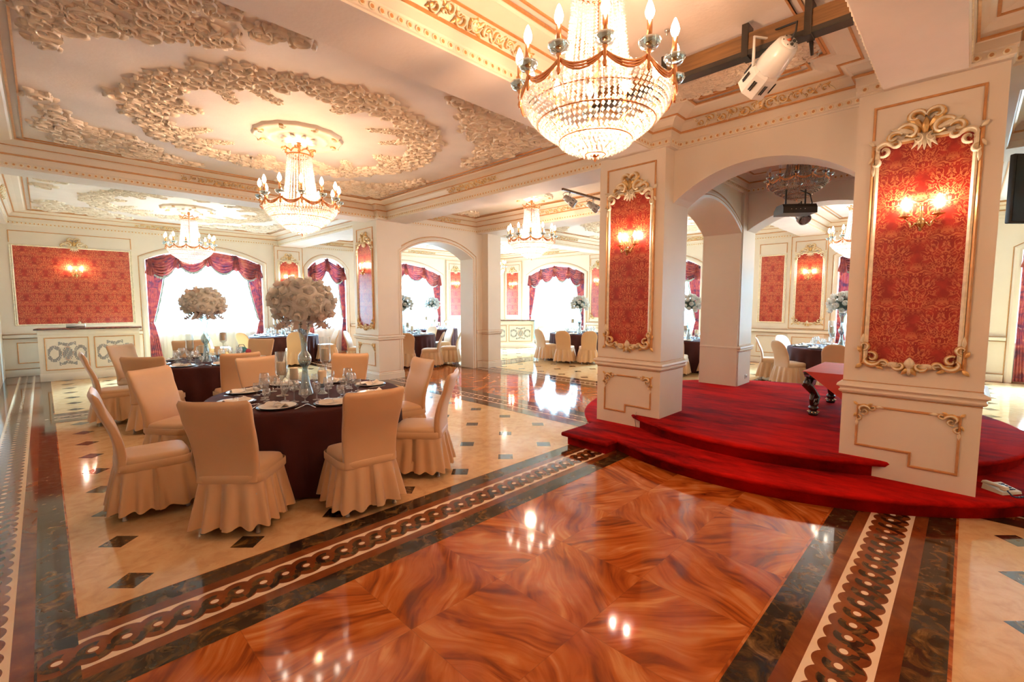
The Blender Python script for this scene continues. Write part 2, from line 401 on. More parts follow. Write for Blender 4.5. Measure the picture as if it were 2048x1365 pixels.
    def obj(s, name, parent=None, loc=None, rotz=0, label=None):
        me = bpy.data.meshes.new(name); me.from_pydata(s.v, [], s.f)
        for mt in s.mats: me.materials.append(MATS[mt])
        me.polygons.foreach_set('material_index', s.m); me.polygons.foreach_set('use_smooth', s.sm)
        bm = bmesh.new(); bm.from_mesh(me); bmesh.ops.recalc_face_normals(bm, faces=bm.faces[:]); bm.to_mesh(me); bm.free()
        me.update()
        o = bpy.data.objects.new(name, me); COL.objects.link(o)
        if parent: o.parent = parent
        if loc: o.location = loc
        o.rotation_euler = (0, 0, rotz)
        if label: o['label'] = label
        return o

def thing(name, label, cat, loc=(0, 0, 0), rotz=0, group=None):
    o = bpy.data.objects.new(name, None); COL.objects.link(o); o.empty_display_size = 0.1
    o.location = loc; o.rotation_euler = (0, 0, rotz); o['label'] = label; o['category'] = cat
    if group: o['group'] = group
    return o
def tag(o, label, cat, group=None, kind=None):
    if label: o['label'] = label
    if cat: o['category'] = cat
    if group: o['group'] = group
    if kind: o['kind'] = kind
    return o
def struct(o): o['kind'] = 'structure'; return o
def sroot(name, loc=(0, 0, 0), rotz=0, label=None):
    o = bpy.data.objects.new(name, None); COL.objects.link(o); o.location = loc; o.rotation_euler = (0, 0, rotz); o['kind'] = 'structure'
    if label: o['label'] = label
    return o
KIDS = {}
def dup(root, loc, rotz, label=None, group=None, scale=None):
    def rec(o, par):
        c = o.copy(); COL.objects.link(c)
        if par: c.parent = par
        for ch in o.children: rec(ch, c)
        return c
    r_ = rec(root, None); r_.location = loc; r_.rotation_euler = (root.rotation_euler[0], root.rotation_euler[1], rotz)
    if label: r_['label'] = label
    if group: r_['group'] = group
    if scale: r_.scale = scale
    return r_
class Once:
    """first placement uses the prototype itself, later ones copies"""
    def __init__(s, root): s.root = root; s.used = False
    def put(s, loc, rotz, label, group=None, scale=None):
        if not s.used:
            s.used = True; o = s.root; o.location = loc; o.rotation_euler[2] = rotz; o['label'] = label
            if group: o['group'] = group
            if scale: o.scale = scale
            return o
        return dup(s.root, loc, rotz, label, group, scale)

# arch outline helper: segmental arch between (x0,zs) and (x1,zs) rising to crown zc
def arch(x0, x1, zs, zc, n=20):
    c = (x1 - x0) / 2; h = zc - zs; r_ = (c * c + h * h) / (2 * h); cx = (x0 + x1) / 2; cz = zc - r_
    a = math.asin(min(1, c / r_)); out = []
    for i in range(n + 1):
        t = -a + 2 * a * i / n
        out.append((cx + r_ * math.sin(t), cz + r_ * math.cos(t)))
    return out
def holed(mb, outer, holes, y0, y1, mat, mat_in=None):
    """wall slab in local xz with holes, between y0 (front) and y1 (back)"""
    bm = bmesh.new()
    def loop(pts):
        vs_ = [bm.verts.new((p[0], y0, p[1])) for p in pts]
        return [bm.edges.new((vs_[i], vs_[(i + 1) % len(vs_)])) for i in range(len(vs_))]
    ed = loop(outer)
    for h in holes: ed += loop(h)
    bmesh.ops.triangle_fill(bm, use_beauty=True, use_dissolve=False, edges=ed)
    if y1 != y0:
        r_ = bmesh.ops.extrude_face_region(bm, geom=bm.faces[:])
        for g in r_['geom']:
            if isinstance(g, bmesh.types.BMVert): g.co.y = y1
    mb.bm(bm, mat)
def holed_flat(mb, outer, holes, z, mat):
    bm = bmesh.new(); ed = []
    for pts in [outer] + holes:
        vs_ = [bm.verts.new((p[0], p[1], z)) for p in pts]
        ed += [bm.edges.new((vs_[i], vs_[(i + 1) % len(vs_)])) for i in range(len(vs_))]
    bmesh.ops.triangle_fill(bm, use_beauty=True, use_dissolve=False, edges=ed)
    mb.bm(bm, mat)

# ------------------------------------------------------------------ FLOOR
def build_floor():
    f = MB()
    z = 0.0
    def q(x0, x1, y0, y1, z, mat): f.add([(x0, y0, z), (x1, y0, z), (x1, y1, z), (x0, y1, z)], [(0, 1, 2, 3)], mat)
    f.box(-0.9, 14.4, -6.0, 15.5, -0.15, 0.0, 'orange_marble')
    creams = [(0.04, 4.97, 3.245, 8.86), (0.04, 4.97, 9.63, 15.2), (8.2, 13.95, 3.245, 8.86), (8.2, 13.95, 9.63, 15.2), (0.04, 4.97, -5.7, -0.04), (8.2, 13.95, -5.7, -0.04)]
    for c in creams: q(*c, 0.0004, 'cream_marble')
    # diamonds
    for (x0, x1, y0, y1) in creams:
        x = x0 + 0.24
        while x < x1 - 0.12:
            y = y0 + 0.225 if y1 > 0 else y1 - 0.29
            while (y < y1 - 0.12) if y1 > 0 else (y > y0 + 0.12):
                h = 0.11
                f.add([(x - h, y, 0.0008), (x, y - h, 0.0008), (x + h, y, 0.0008), (x, y + h, 0.0008)], [(0, 1, 2, 3)], 'dark_marble')
                y += 0.644 if y1 > 0 else -0.644
            x += 0.628
    W = 0.355
    def strip(axis, c, a, b, chain=True, lift=0.0):
        bands = [(-W, -0.20, 'dark_marble'), (-0.20, -0.125, 'brown_marble'), (-0.135, 0.135, 'white_marble'), (0.125, 0.205, 'brown_marble'), (0.20, W, 'dark_marble')]
        bands = [(-W, -0.205, 'dark_marble'), (-0.205, -0.128, 'brown_marble'), (-0.128, 0.128, 'white_marble'), (0.128, 0.205, 'brown_marble'), (0.205, W, 'dark_marble')]
        for lo, hi, mt in bands:
            if axis == 'x': q(a, b, c + lo, c + hi, 0.0012 + lift, mt)
            else: q(c + lo, c + hi, a, b, 0.0012 + lift, mt)
        s = 0.125; n = int((b - a) / s)
        amp = 0.062; wd = 0.040
        def P(t, o):
            return (a + t, c + o) if axis == 'x' else (c + o, a + t)
        zz = 0.0016 + lift
        # body of the plait (scalloped outline)
        K = 8
        top = []; bot = []
        for i in range(n * K + 1):
            t = i * s / K; e = 0.080 + 0.026 * abs(math.sin(PI * t / s)) ** 0.8
            top.append(P(t, e)); bot.append(P(t, -e))
        vs_ = [(p[0], p[1], zz) for p in top] + [(p[0], p[1], zz) for p in bot]; m = len(top)
        f.add(vs_, [(i, i + 1, m + i + 1, m + i) for i in range(m - 1)], 'brown_marble')
        # dark strand weaving round the eyes, one hook per link
        for k in range(n):
            t0 = (k + 0.5) * s
            ring_o = []; ring_i = []
            for j in range(13):
                g = R(65) + R(215) * j / 12
                ring_o.append(P(t0 + 0.062 * math.cos(g), 0.064 * math.sin(g))); ring_i.append(P(t0 + 0.028 * math.cos(g), 0.030 * math.sin(g)))
            f.add([(p[0], p[1], zz + 0.0004) for p in ring_o + ring_i], [(i, i + 1, 13 + i + 1, 13 + i) for i in range(12)], 'dark_marble')
            o = []; ii = []
            for j in range(9):
                g = R(280) + R(75) * j / 8
                o.append(P(t0 + 0.085 * math.cos(g), 0.100 * math.sin(g))); ii.append(P(t0 + 0.05 * math.cos(g), 0.062 * math.sin(g)))
            f.add([(p[0], p[1], zz + 0.0003) for p in o + ii], [(i, i + 1, 9 + i + 1, 9 + i) for i in range(8)], 'dark_marble')
            el = [P(t0 + 0.021 * math.cos(2 * PI * j / 14), 0.018 * math.sin(2 * PI * j / 14)) for j in range(14)]
            f.add([(p[0], p[1], zz + 0.0008) for p in el], [list(range(14))], 'white_marble')
    for y in (2.885, 0.33, 9.245):
        strip('x', y, -0.11, 4.975); strip('x', y, 8.195, 13.95)
    strip('y', -0.325, -5.7, 15.2, lift=0.0002)
    for x in (5.33, 7.84):
        for a, b in ((2.53, 9.6), (9.6, 15.2), (-5.7, 0.685)): strip('y', x, a, b, lift=0.0002)
    o = f.obj('floor'); struct(o)
build_floor()

# ------------------------------------------------------------------ ornament vocabulary
def scroll(mb, x, z, r, a0, turns, hand, w, y0=0.0, h=0.02, mats=('gilt', 'cream_gilt'), n=14, plane='xz', tail=0.0):
    """C / S scroll: ridge along a spiral, lying on plane y=y0 (xz) or z=y0 (xy)"""
    pts = []
    for i in range(n + 1):
        t = i / n; a = a0 + hand * turns * 2 * PI * t; rr = r * (1 - 0.78 * t)
        pts.append((x + rr * math.cos(a), z + rr * math.sin(a)))
    def ridge(wk, hk, base, mat):
        vs_ = []
        for i, p in enumerate(pts):
            a = pts[max(0, i - 1)]; b = pts[min(n, i + 1)]
            d = Vector((b[0] - a[0], b[1] - a[1])).normalized(); nn = Vector((-d.y, d.x))
            ww = wk * (0.35 + 0.65 * math.sin(PI * min(1, 0.12 + i / n))) if i < n else wk * 0.9
            for o_, hh in ((-1, 0), (-0.55, 0.8), (0, 1), (0.55, 0.8), (1, 0)):
                q = (p[0] + nn.x * o_ * ww, p[1] + nn.y * o_ * ww); e = base + hk * hh
                vs_.append((q[0], y0 - e, q[1]) if plane == 'xz' else (q[0], q[1], y0 - e))
        fs = [(i * 5 + j, i * 5 + j + 1, (i + 1) * 5 + j + 1, (i + 1) * 5 + j) for i in range(n) for j in range(4)]
        mb.add(vs_, fs, mat, True)
    ridge(w, h * 0.7, 0.0, mats[0]); ridge(w * 0.58, h, h * 0.1, mats[1])
def leaf(mb, x, z, L, w, a, y0=0.0, h=0.02, mat='cream_gilt', plane='xz'):
    n = 6; vs_ = []; d = Vector((math.cos(a), math.sin(a))); nn = Vector((-d.y, d.x))
    for i in range(n + 1):
        t = i / n; ww = w * math.sin(PI * (0.08 + 0.92 * t)) ** 0.8 if i < n else 0.001
        c = Vector((x, z)) + d * L * t
        for o_, hh in ((-1, 0), (-0.4, 0.9), (0, 0.55), (0.4, 0.9), (1, 0)):
            q = c + nn * o_ * ww; e = h * hh * (0.5 + 0.5 * math.sin(PI * t))
            vs_.append((q.x, y0 - e, q.y) if plane == 'xz' else (q.x, q.y, y0 - e))
    mb.add(vs_, [(i * 5 + j, i * 5 + j + 1, (i + 1) * 5 + j + 1, (i + 1) * 5 + j) for i in range(n) for j in range(4)], mat, True)

def crest(mb, x, z, s=1.0, y0=0.0):
    """shell and plume crest centred on top of a panel frame; spans about 0.5 x 0.28"""
    for sg in (-1, 1):
        scroll(mb, x + sg * 0.062 * s, z + 0.165 * s, 0.062 * s, R(90 + 90 * sg), 0.85, -sg, 0.026 * s, y0, 0.05 * s)
        scroll(mb, x + sg * 0.10 * s, z + 0.055 * s, 0.080 * s, R(90 - 60 * sg), 0.75, sg, 0.030 * s, y0, 0.045 * s)
        scroll(mb, x + sg * 0.19 * s, z + 0.035 * s, 0.055 * s, R(90 + 70 * sg), 0.8, -sg, 0.022 * s, y0, 0.035 * s)
        scroll(mb, x + sg * 0.045 * s, z - 0.005 * s, 0.042 * s, R(90), 0.8, sg, 0.018 * s, y0, 0.04 * s, ('cream_gilt', 'cream_gilt'))
        leaf(mb, x + sg * 0.02 * s, z + 0.08 * s, 0.15 * s, 0.03 * s, R(90 - sg * 40), y0, 0.05 * s, 'gilt')
        leaf(mb, x + sg * 0.06 * s, z + 0.05 * s, 0.17 * s, 0.026 * s, R(90 - sg * 68), y0, 0.04 * s)
    leaf(mb, x, z + 0.03 * s, 0.13 * s, 0.028 * s, R(90), y0, 0.06 * s, 'gilt')
    for k in range(5):
        leaf(mb, x, z + 0.045 * s, 0.14 * s, 0.014 * s, R(-90 + (k - 2) * 17), y0, 0.04 * s)
def corner_piece(mb, x, z, sx, sz, s=1.0, y0=0.0, mats=('gilt', 'cream_gilt')):
    """rococo corner: C-scroll hugging the corner with arms along both edges (sx, sz point into the panel)"""
    def A(a): return math.atan2(math.sin(a) * sz, math.cos(a) * sx)
    hand = -sx * sz
    scroll(mb, x + sx * 0.045 * s, z + sz * 0.045 * s, 0.062 * s, A(R(-20)), 0.55, hand, 0.020 * s, y0, 0.032 * s, mats)
    scroll(mb, x + sx * 0.055 * s, z + sz * 0.055 * s, 0.035 * s, A(R(120)), 0.9, hand, 0.013 * s, y0, 0.026 * s, mats)
    scroll(mb, x + sx * 0.125 * s, z + sz * 0.008 * s, 0.032 * s, A(R(180)), 0.85, hand, 0.013 * s, y0, 0.024 * s, mats)
    scroll(mb, x + sx * 0.008 * s, z + sz * 0.130 * s, 0.032 * s, A(R(-90)), 0.85, -hand, 0.013 * s, y0, 0.024 * s, mats)
    leaf(mb, x, z, 0.05 * s, 0.014 * s, A(R(225)), y0, 0.02 * s, mats[0])
    leaf(mb, x + sx * 0.14 * s, z, 0.08 * s, 0.013 * s, A(0), y0, 0.02 * s, mats[1])
    leaf(mb, x, z + sz * 0.14 * s, 0.08 * s, 0.013 * s, A(R(90)), y0, 0.02 * s, mats[1])
    leaf(mb, x + sx * 0.08 * s, z - sz * 0.008 * s, 0.05 * s, 0.012 * s, A(R(-25)), y0, 0.02 * s, mats[0])
    leaf(mb, x - sx * 0.008 * s, z + sz * 0.08 * s, 0.05 * s, 0.012 * s, A(R(115)), y0, 0.02 * s, mats[0])
def foot_piece(mb, x, z, s=1.0, y0=0.0):
    for sg in (-1, 1):
        scroll(mb, x + sg * 0.055 * s, z, 0.04 * s, R(90 - 90 * sg), 0.8, -sg, 0.015 * s, y0, 0.03 * s)
        leaf(mb, x + sg * 0.03 * s, z, 0.12 * s, 0.018 * s, R(90 - sg * 90), y0, 0.025 * s)
        leaf(mb, x, z - 0.01 * s, 0.07 * s, 0.016 * s, R(-90 + sg * 35), y0, 0.03 * s, 'gilt')
    leaf(mb, x, z - 0.03 * s, 0.085 * s, 0.03 * s, R(90), y0, 0.04 * s)
    leaf(mb, x, z, 0.07 * s, 0.016 * s, R(-90), y0, 0.03 * s)

LINE = [(-0.009, 0), (-0.009, 0.010), (-0.004, 0.014), (0.004, 0.014), (0.009, 0.008), (0.009, 0)]
def rect(x0, x1, z0, z1): return [(x0, z0), (x1, z0), (x1, z1), (x0, z1)]
def line_frame(mb, path, y0=0.0, mat='gold_line', closed=True):
    mb.frame(path, [(o, h - y0) for o, h in LINE], mat, closed)

def paper_panel(root, x0, x1, fancy=True, foot=True, crest_on=True, low='plain', box=True, y0=0.0, detail=True, zt=2.95, zb=1.15):
    """wallpapered panel with its rococo frame, a box moulding above and a lower panel. root-local xz plane, front = -y"""
    p = MB(); xc = (x0 + x1) / 2; zc = (zt + zb) / 2
    h = (x1 - x0) / 2
    p.box(-h, h, -0.006, 0.0, zb - zc, zt - zc, 'red_damask')
    o = p.obj('wallpaper_panel', root, (xc, y0 - 0.002, zc), label='red damask wallpaper with pale gold motifs')
    g = MB()
    g.frame(rect(x0 - 0.005, x1 + 0.005, zb - 0.005, zt + 0.005), [(0.012, 0.006 - y0), (0.012, 0.018 - y0), (-0.004, 0.026 - y0), (-0.018, 0.018 - y0), (-0.02, 0 - y0)], 'cream_gilt')
    g.frame(rect(x0 - 0.045, x1 + 0.045, zb - 0.02, zt + 0.01), [(0.020, -y0), (0.018, 0.020 - y0), (0.006, 0.028 - y0), (-0.004, 0.018 - y0), (-0.006, -y0)], 'gold_line' if detail else 'cream_gilt')
    if fancy:
        for sx, xx in ((1, x0 - 0.03), (-1, x1 + 0.03)):
            corner_piece(g, xx, zt + 0.015, sx, -1, 1.15, y0 - 0.018, ('cream_gilt', 'cream_gilt'))
            corner_piece(g, xx, zb - 0.02, sx, 1, 1.2, y0 - 0.018)
    if crest_on: crest(g, xc, zt + 0.01, 1.0, y0 - 0.012)
    if foot: foot_piece(g, xc, zb - 0.01, 1.2, y0 - 0.015)
    g.obj('panel_frame', root, label='cream and gilt rococo moulding')
    l = MB()
    if box:
        # open box moulding above, its feet on the frame corners
        line_frame(l, [(x1 + 0.04, zt + 0.06), (x1 + 0.04, 3.27), (x0 - 0.04, 3.27), (x0 - 0.04, zt + 0.06)], y0, closed=False)
    if low != 'none':
        a, b = x0 - 0.04, x1 + 0.04
        if low == 'plain': path = rect(a, b, 0.30, 0.76)
        elif low == 'notch_left_low': xm = (a + b) / 2 - 0.02; path = [(a, 0.31), (xm, 0.31), (xm, 0.40), (b, 0.40), (b, 0.76), (a, 0.76)]
        elif low == 'notch_right_low': xm = (a + b) / 2 + 0.04; path = [(a, 0.41), (xm, 0.41), (xm, 0.30), (b, 0.30), (b, 0.76), (a, 0.76)]
        line_frame(l, path, y0)
        if detail:
            for sx, xx in ((1, a), (-1, b)): corner_piece(l, xx, 0.76, sx, -1, 0.85, y0 - 0.006)
    l.obj('panel_moulding', root, label='thin brown-gold moulding lines')
    return xc

RAIL = [(0, 0.86), (-0.02, 0.87), (-0.028, 0.885), (-0.016, 0.90), (-0.022, 0.912), (-0.042, 0.925), (-0.036, 0.945), (-0.012, 0.955), (0, 0.962)]
BASE = [(0, 0.17), (-0.012, 0.165), (-0.018, 0.14), (-0.012, 0.13), (-0.022, 0.12), (-0.022, 0.0)]

# ------------------------------------------------------------------ sconces
def make_sconce():
    t = thing('wall_sconce', '', 'wall lamp')
    m = MB()
    m.lathe([(0.0, -0.11), (0.012, -0.10), (0.008, -0.085), (0.026, -0.065), (0.034, -0.04), (0.028, -0.015), (0.012, 0.0), (0.018, 0.015), (0.010, 0.03), (0.016, 0.045), (0.008, 0.06), (0.012, 0.08), (0.0, 0.10)], 'antique_brass', 14, (0, -0.05, 0))
    m.lathe([(0.035, 0), (0.03, 0.012), (0.0, 0.016)], 'antique_brass', 14, (0, -0.0, -0.03), axis='y', cap=False)
    m.tube([(0, 0, -0.03), (0, -0.05, -0.03)], 0.008, 'antique_brass')
    m.obj('backplate', t)
    for sg in (-1, 1):
        a = MB(); pts = []
        for i in range(19):
            u = i / 18; ang = R(200) + R(300) * u
            pts.append((sg * (0.02 + 0.08 * u + 0.012 * math.sin(2 * PI * u)), -0.05 - 0.03 * math.sin(PI * u), -0.03 - 0.045 * math.sin(PI * u * 1.25)))
        a.tube(pts, 0.006, 'antique_brass')
        a.tube([(sg * (0.062 + 0.03 * (1 - k / 16) * math.cos(k * 0.6)), -0.055, -0.045 + 0.026 * (1 - k / 16) * math.sin(k * 0.6)) for k in range(17)], 0.0035, 'antique_brass', 5)
        ex, ez = pts[-1][0], pts[-1][2]
        a.lathe([(0.0, ez), (0.040, ez + 0.012), (0.044, ez + 0.02), (0.0, ez + 0.016)], 'pink_gold', 14, (ex, pts[-1][1], 0), cap=False)
        a.obj('arm', t)
        c = MB(); c.lathe([(0.012, ez + 0.014), (0.012, ez + 0.085)], 'candle_sleeve', 10, (ex, pts[-1][1], 0)); co = c.obj('candle_tube', t)
        b = MB(); b.lathe([(0.008, ez + 0.085), (0.019, ez + 0.105), (0.021, ez + 0.122), (0.014, ez + 0.148), (0.004, ez + 0.168), (0.0, ez + 0.172)], 'sconce_glow', 12, (ex, pts[-1][1], 0)); b.obj('bulb', co)
    return t
SC = Once(make_sconce())
def sconce(loc, rotz, label):
    return SC.put(loc, rotz, label, 'two armed brass wall sconces')

# ------------------------------------------------------------------ COLUMNS
# local frame of a face: x along the face, front -y.  world normals: a face looking to -X has rotz = -90deg
def column(name_label, x0, x1, y0, y1, face_panels, dado=True, base=False, ztop=3.42, rail=True):
    t = thing('column', name_label, 'column', ((x0 + x1) / 2, (y0 + y1) / 2, 0))
    hx, hy = (x1 - x0) / 2, (y1 - y0) / 2
    m = MB(); m.box(-hx, hx, -hy, hy, 0, ztop, 'wall_paint'); m.obj('shaft', t)
    path = [(-hx, -hy), (hx, -hy), (hx, hy), (-hx, hy)]
    if rail:
        r_ = MB(); r_.frame(path, RAIL, 'wall_paint', plane='xy'); r_.frame(path, [(-0.001, 0.968), (-0.006, 0.970), (-0.001, 0.974)], 'gold_line', plane='xy'); r_.frame(path, [(-0.001, 0.850), (-0.007, 0.853), (-0.001, 0.857)], 'gold_line', plane='xy')
        r_.obj('chair_rail', t)
    if base:
        b_ = MB(); b_.frame(path, BASE, 'wall_paint', plane='xy'); b_.frame(path, [(-0.001, 0.172), (-0.006, 0.176), (-0.001, 0.18)], 'gold_line', plane='xy'); b_.obj('plinth', t)
    for (kind, kw) in face_panels:
        h = bpy.data.objects.new('panelled_face', None); COL.objects.link(h); h.parent = t
        if kind == '-x': h.location = (-hx, 0, 0); h.rotation_euler = (0, 0, -PI / 2)
        if kind == '-y': h.location = (0, -hy, 0)
        for k_ in ('x0', 'x1'):
            pass
        paper_panel(h, **kw)
    return t
# face -x with rotz -90: local x -> world -y ; so local x = -(y - yc)
column('wide white column at the right edge of the red platform, with the telephone beside it', 5.0, 5.6, -0.12, 0.765, [('-x', dict(x0=-0.285, x1=0.285, low='notch_right_low'))])
column('white column on the left front corner of the red platform', 5.0, 5.6, 2.51, 3.375, [('-x', dict(x0=-0.275, x1=0.275, low='notch_left_low'))])
column('white column between the front dining tables and the plain archway', 5.01, 5.60, 8.93, 9.97, [('-x', dict(x0=-0.31, x1=0.31, low='plain'))], base=True)
column('plain narrow white column at the right end of the archway wall', 7.98, 8.42, 8.72, 9.45, [], base=True)
column('back left pier of the platform pavilion, with a socket low on its side', 7.9, 8.48, 2.62, 3.2, [], base=False)
column('back right pier of the platform pavilion, hidden behind the wide column', 7.9, 8.48, 0.05, 0.62, [])
sconce((4.985, 0.31, 2.33), -PI / 2, 'brass sconce with two lit candle bulbs on the wide column nearest the right edge')
sconce((4.985, 2.94, 2.33), -PI / 2, 'brass sconce with two lit candle bulbs on the platform column beside the big chandelier')
sconce((4.995, 9.45, 2.36), -PI / 2, 'brass sconce with two lit candle bulbs on the column left of the plain archway')

# ------------------------------------------------------------------ arched walls of the pavilion and the archway wall
def arch_wall(name, loc, rotz, length, a0, a1, zs, zc, thick, zbot=0.0, ztop=3.42, trim=True, trim_back=True, line_mat='gold_line', label=None):
    m = MB()
    ar = arch(a0, a1, zs, zc)
    hole = [(a0, zbot)] + ar + [(a1, zbot)]
    # outline that goes round the opening down to the floor
    outer = [(0, zbot), (a0, zbot)] + ar + [(a1, zbot), (length, zbot), (length, ztop), (0, ztop)]
    outer = [p for i, p in enumerate(outer) if i == 0 or (abs(p[0] - outer[i - 1][0]) + abs(p[1] - outer[i - 1][1])) > 1e-4]
    if a0 <= 0.001 and a1 >= length - 0.001:
        outer = ar + [(length, ztop), (0, ztop)]
    holed(m, outer, [], 0, thick, 'wall_paint')
    root = m.obj(name, None, loc, rotz, label); struct(root)
    if trim:
        for yy, on in ((0.0, True), (thick, trim_back)):
            if not on: continue
            t = MB(); pth = hole
            if yy == 0.0: pf = [(0.0, 0.0), (0.0, 0.022), (0.035, 0.03), (0.07, 0.03), (0.105, 0.016), (0.115, 0.0)]
            else: pf = [(0.0, -yy), (0.0, -yy - 0.022), (0.07, -yy - 0.03), (0.115, -yy)]
            t.frame(pth, pf, 'wall_paint', closed=False)
            if yy == 0.0:
                t.frame(pth, [(0.112, 0.0), (0.117, 0.014), (0.126, 0.014), (0.130, 0.0)], line_mat, closed=False)
                t.frame(pth, [(0.030, 0.028), (0.034, 0.034), (0.040, 0.034), (0.044, 0.030)], line_mat, closed=False)
            t.obj('architrave', root)
    return root
# front arch of the pavilion (faces -x): local x -> world -y
arch_wall('wall_pavilion_front', (5.212, 2.52, 0), -PI / 2, 1.76, 0.0, 1.76, 2.80, 3.13, 0.40, trim=False)
# side arch wall (faces -y inside pavilion at Y=2.66)
arch_wall('wall_pavilion_side', (5.6, 2.66, 0), 0, 2.45, 0.0, 2.27, 2.77, 3.12, 0.56)
arch_wall('wall_pavilion_back', (8.08, 2.62, 0), -PI / 2, 2.0, 0.0, 2.0, 2.82, 3.14, 0.40, trim=False)
arch_wall('wall_pavilion_right', (5.6, 0.02, 0), 0, 2.45, 0.0, 2.27, 2.77, 3.12, 0.56)
# back arch has a soft moulded edge
wb_ = arch_wall('wall_archway', (5.6, 8.95, 0), 0, 2.40, 0.0, 2.05, 2.76, 3.08, 0.45)
tr = MB(); tr.box(2.19, 2.38, -0.03, 0.0, 0.88, 0.955, 'wall_paint', 0.01); tr.box(2.19, 2.38, -0.008, 0.0, 0.96, 0.968, 'gold_line'); tr.box(2.19, 2.38, -0.02, 0.0, 0.0, 0.16, 'wall_paint'); tr.box(2.19, 2.38, -0.008, 0.0, 0.172, 0.18, 'gold_line'); tr.obj('chair_rail', wb_)

# ------------------------------------------------------------------ OUTER WALLS with windows
PF_ARC = [(0.0, 0.0), (0.0, 0.03), (0.04, 0.04), (0.08, 0.04), (0.11, 0.02), (0.12, 0.0)]
NWIN = [0]
def swag(mb, x0, x1, zt0, zt1, drop, y, folds=6, ny=14, nx=18, ph=0.0, fr=None):
    vs_ = []; bottom = []
    for j in range(ny + 1):
        v = j / ny
        for i in range(nx + 1):
            u = i / nx
            top = zt0 + (zt1 - zt0) * u
            bow = (4 * u * (1 - u)) ** 0.75
            xx = x0 + (x1 - x0) * (u + 0.06 * (0.5 - u) * v)
            z = top - drop * (0.12 * v + 0.88 * v * bow)
            yy = y - 0.05 * bow * math.sin(PI * min(1, v * 1.1)) - 0.040 * math.sin(v * folds * 2 * PI + ph) * (0.25 + bow) * (0.4 + 0.6 * v)
            vs_.append((xx, yy, z))
            if j == ny: bottom.append((xx, yy, z))
    k = nx + 1
    mb.add(vs_, [(j * k + i, j * k + i + 1, (j + 1) * k + i + 1, (j + 1) * k + i) for j in range(ny) for i in range(nx)], 'curtain_brocade', True)
    if fr is not None:
        n = len(bottom); a = []
        for (x, yy, z) in bottom: a.append((x, yy - 0.004, z + 0.012))
        for i, (x, yy, z) in enumerate(bottom): a.append((x, yy - 0.004, z - 0.035 - (0.02 if i % 2 else 0.0)))
        fr.add(a, [(i, i + 1, n + i + 1, n + i) for i in range(n - 1)], 'fringe')
def drape(mb, fr, xo, xi_top, xt, ztie, ztop_f, y, side, zbot=0.03):
    """side panel hanging from the arch at xo (outer jamb), inner edge from xi_top in to the tie xt, flaring below"""
    ny = 26; nx = 22; vs_ = []; edge = []
    for j in range(ny + 1):
        v = j / ny
        for i in range(nx + 1):
            u = i / nx  # 0 outer, 1 inner
            zt_ = ztop_f(xo + (xi_top - xo) * u)
            z = zt_ + (zbot - zt_) * v
            vt = (zt_ - ztie) / (zt_ - zbot)
            if v < vt: q = v / vt; xin = xi_top + (xt - xi_top) * (q ** 1.5); amp = 1 - 0.5 * q
            else: q = (v - vt) / (1 - vt); xin = xt + (xi_top - xt) * 0.55 * (q ** 0.6); amp = 0.5 + 0.5 * q
            xx = xo + (xin - xo) * u
            yy = y - 0.03 * math.sin(u * 5.5 * 2 * PI + 0.8 * v) * amp - 0.02
            vs_.append((xx, yy, z))
            if i == nx: edge.append((xx, yy, z))
    k = nx + 1
    mb.add(vs_, [(j * k + i, j * k + i + 1, (j + 1) * k + i + 1, (j + 1) * k + i) for j in range(ny) for i in range(nx)], 'curtain_brocade', True)
    n = len(edge); a = [(x, yy - 0.004, z) for x, yy, z in edge] + [(x + side * (0.035 + 0.015 * (i % 2)), yy - 0.004, z - 0.01) for i, (x, yy, z) in enumerate(edge)]
    kk = int(n * 0.62)
    fr.add(a, [(i, i + 1, n + i + 1, n + i) for i in range(kk)], 'fringe')

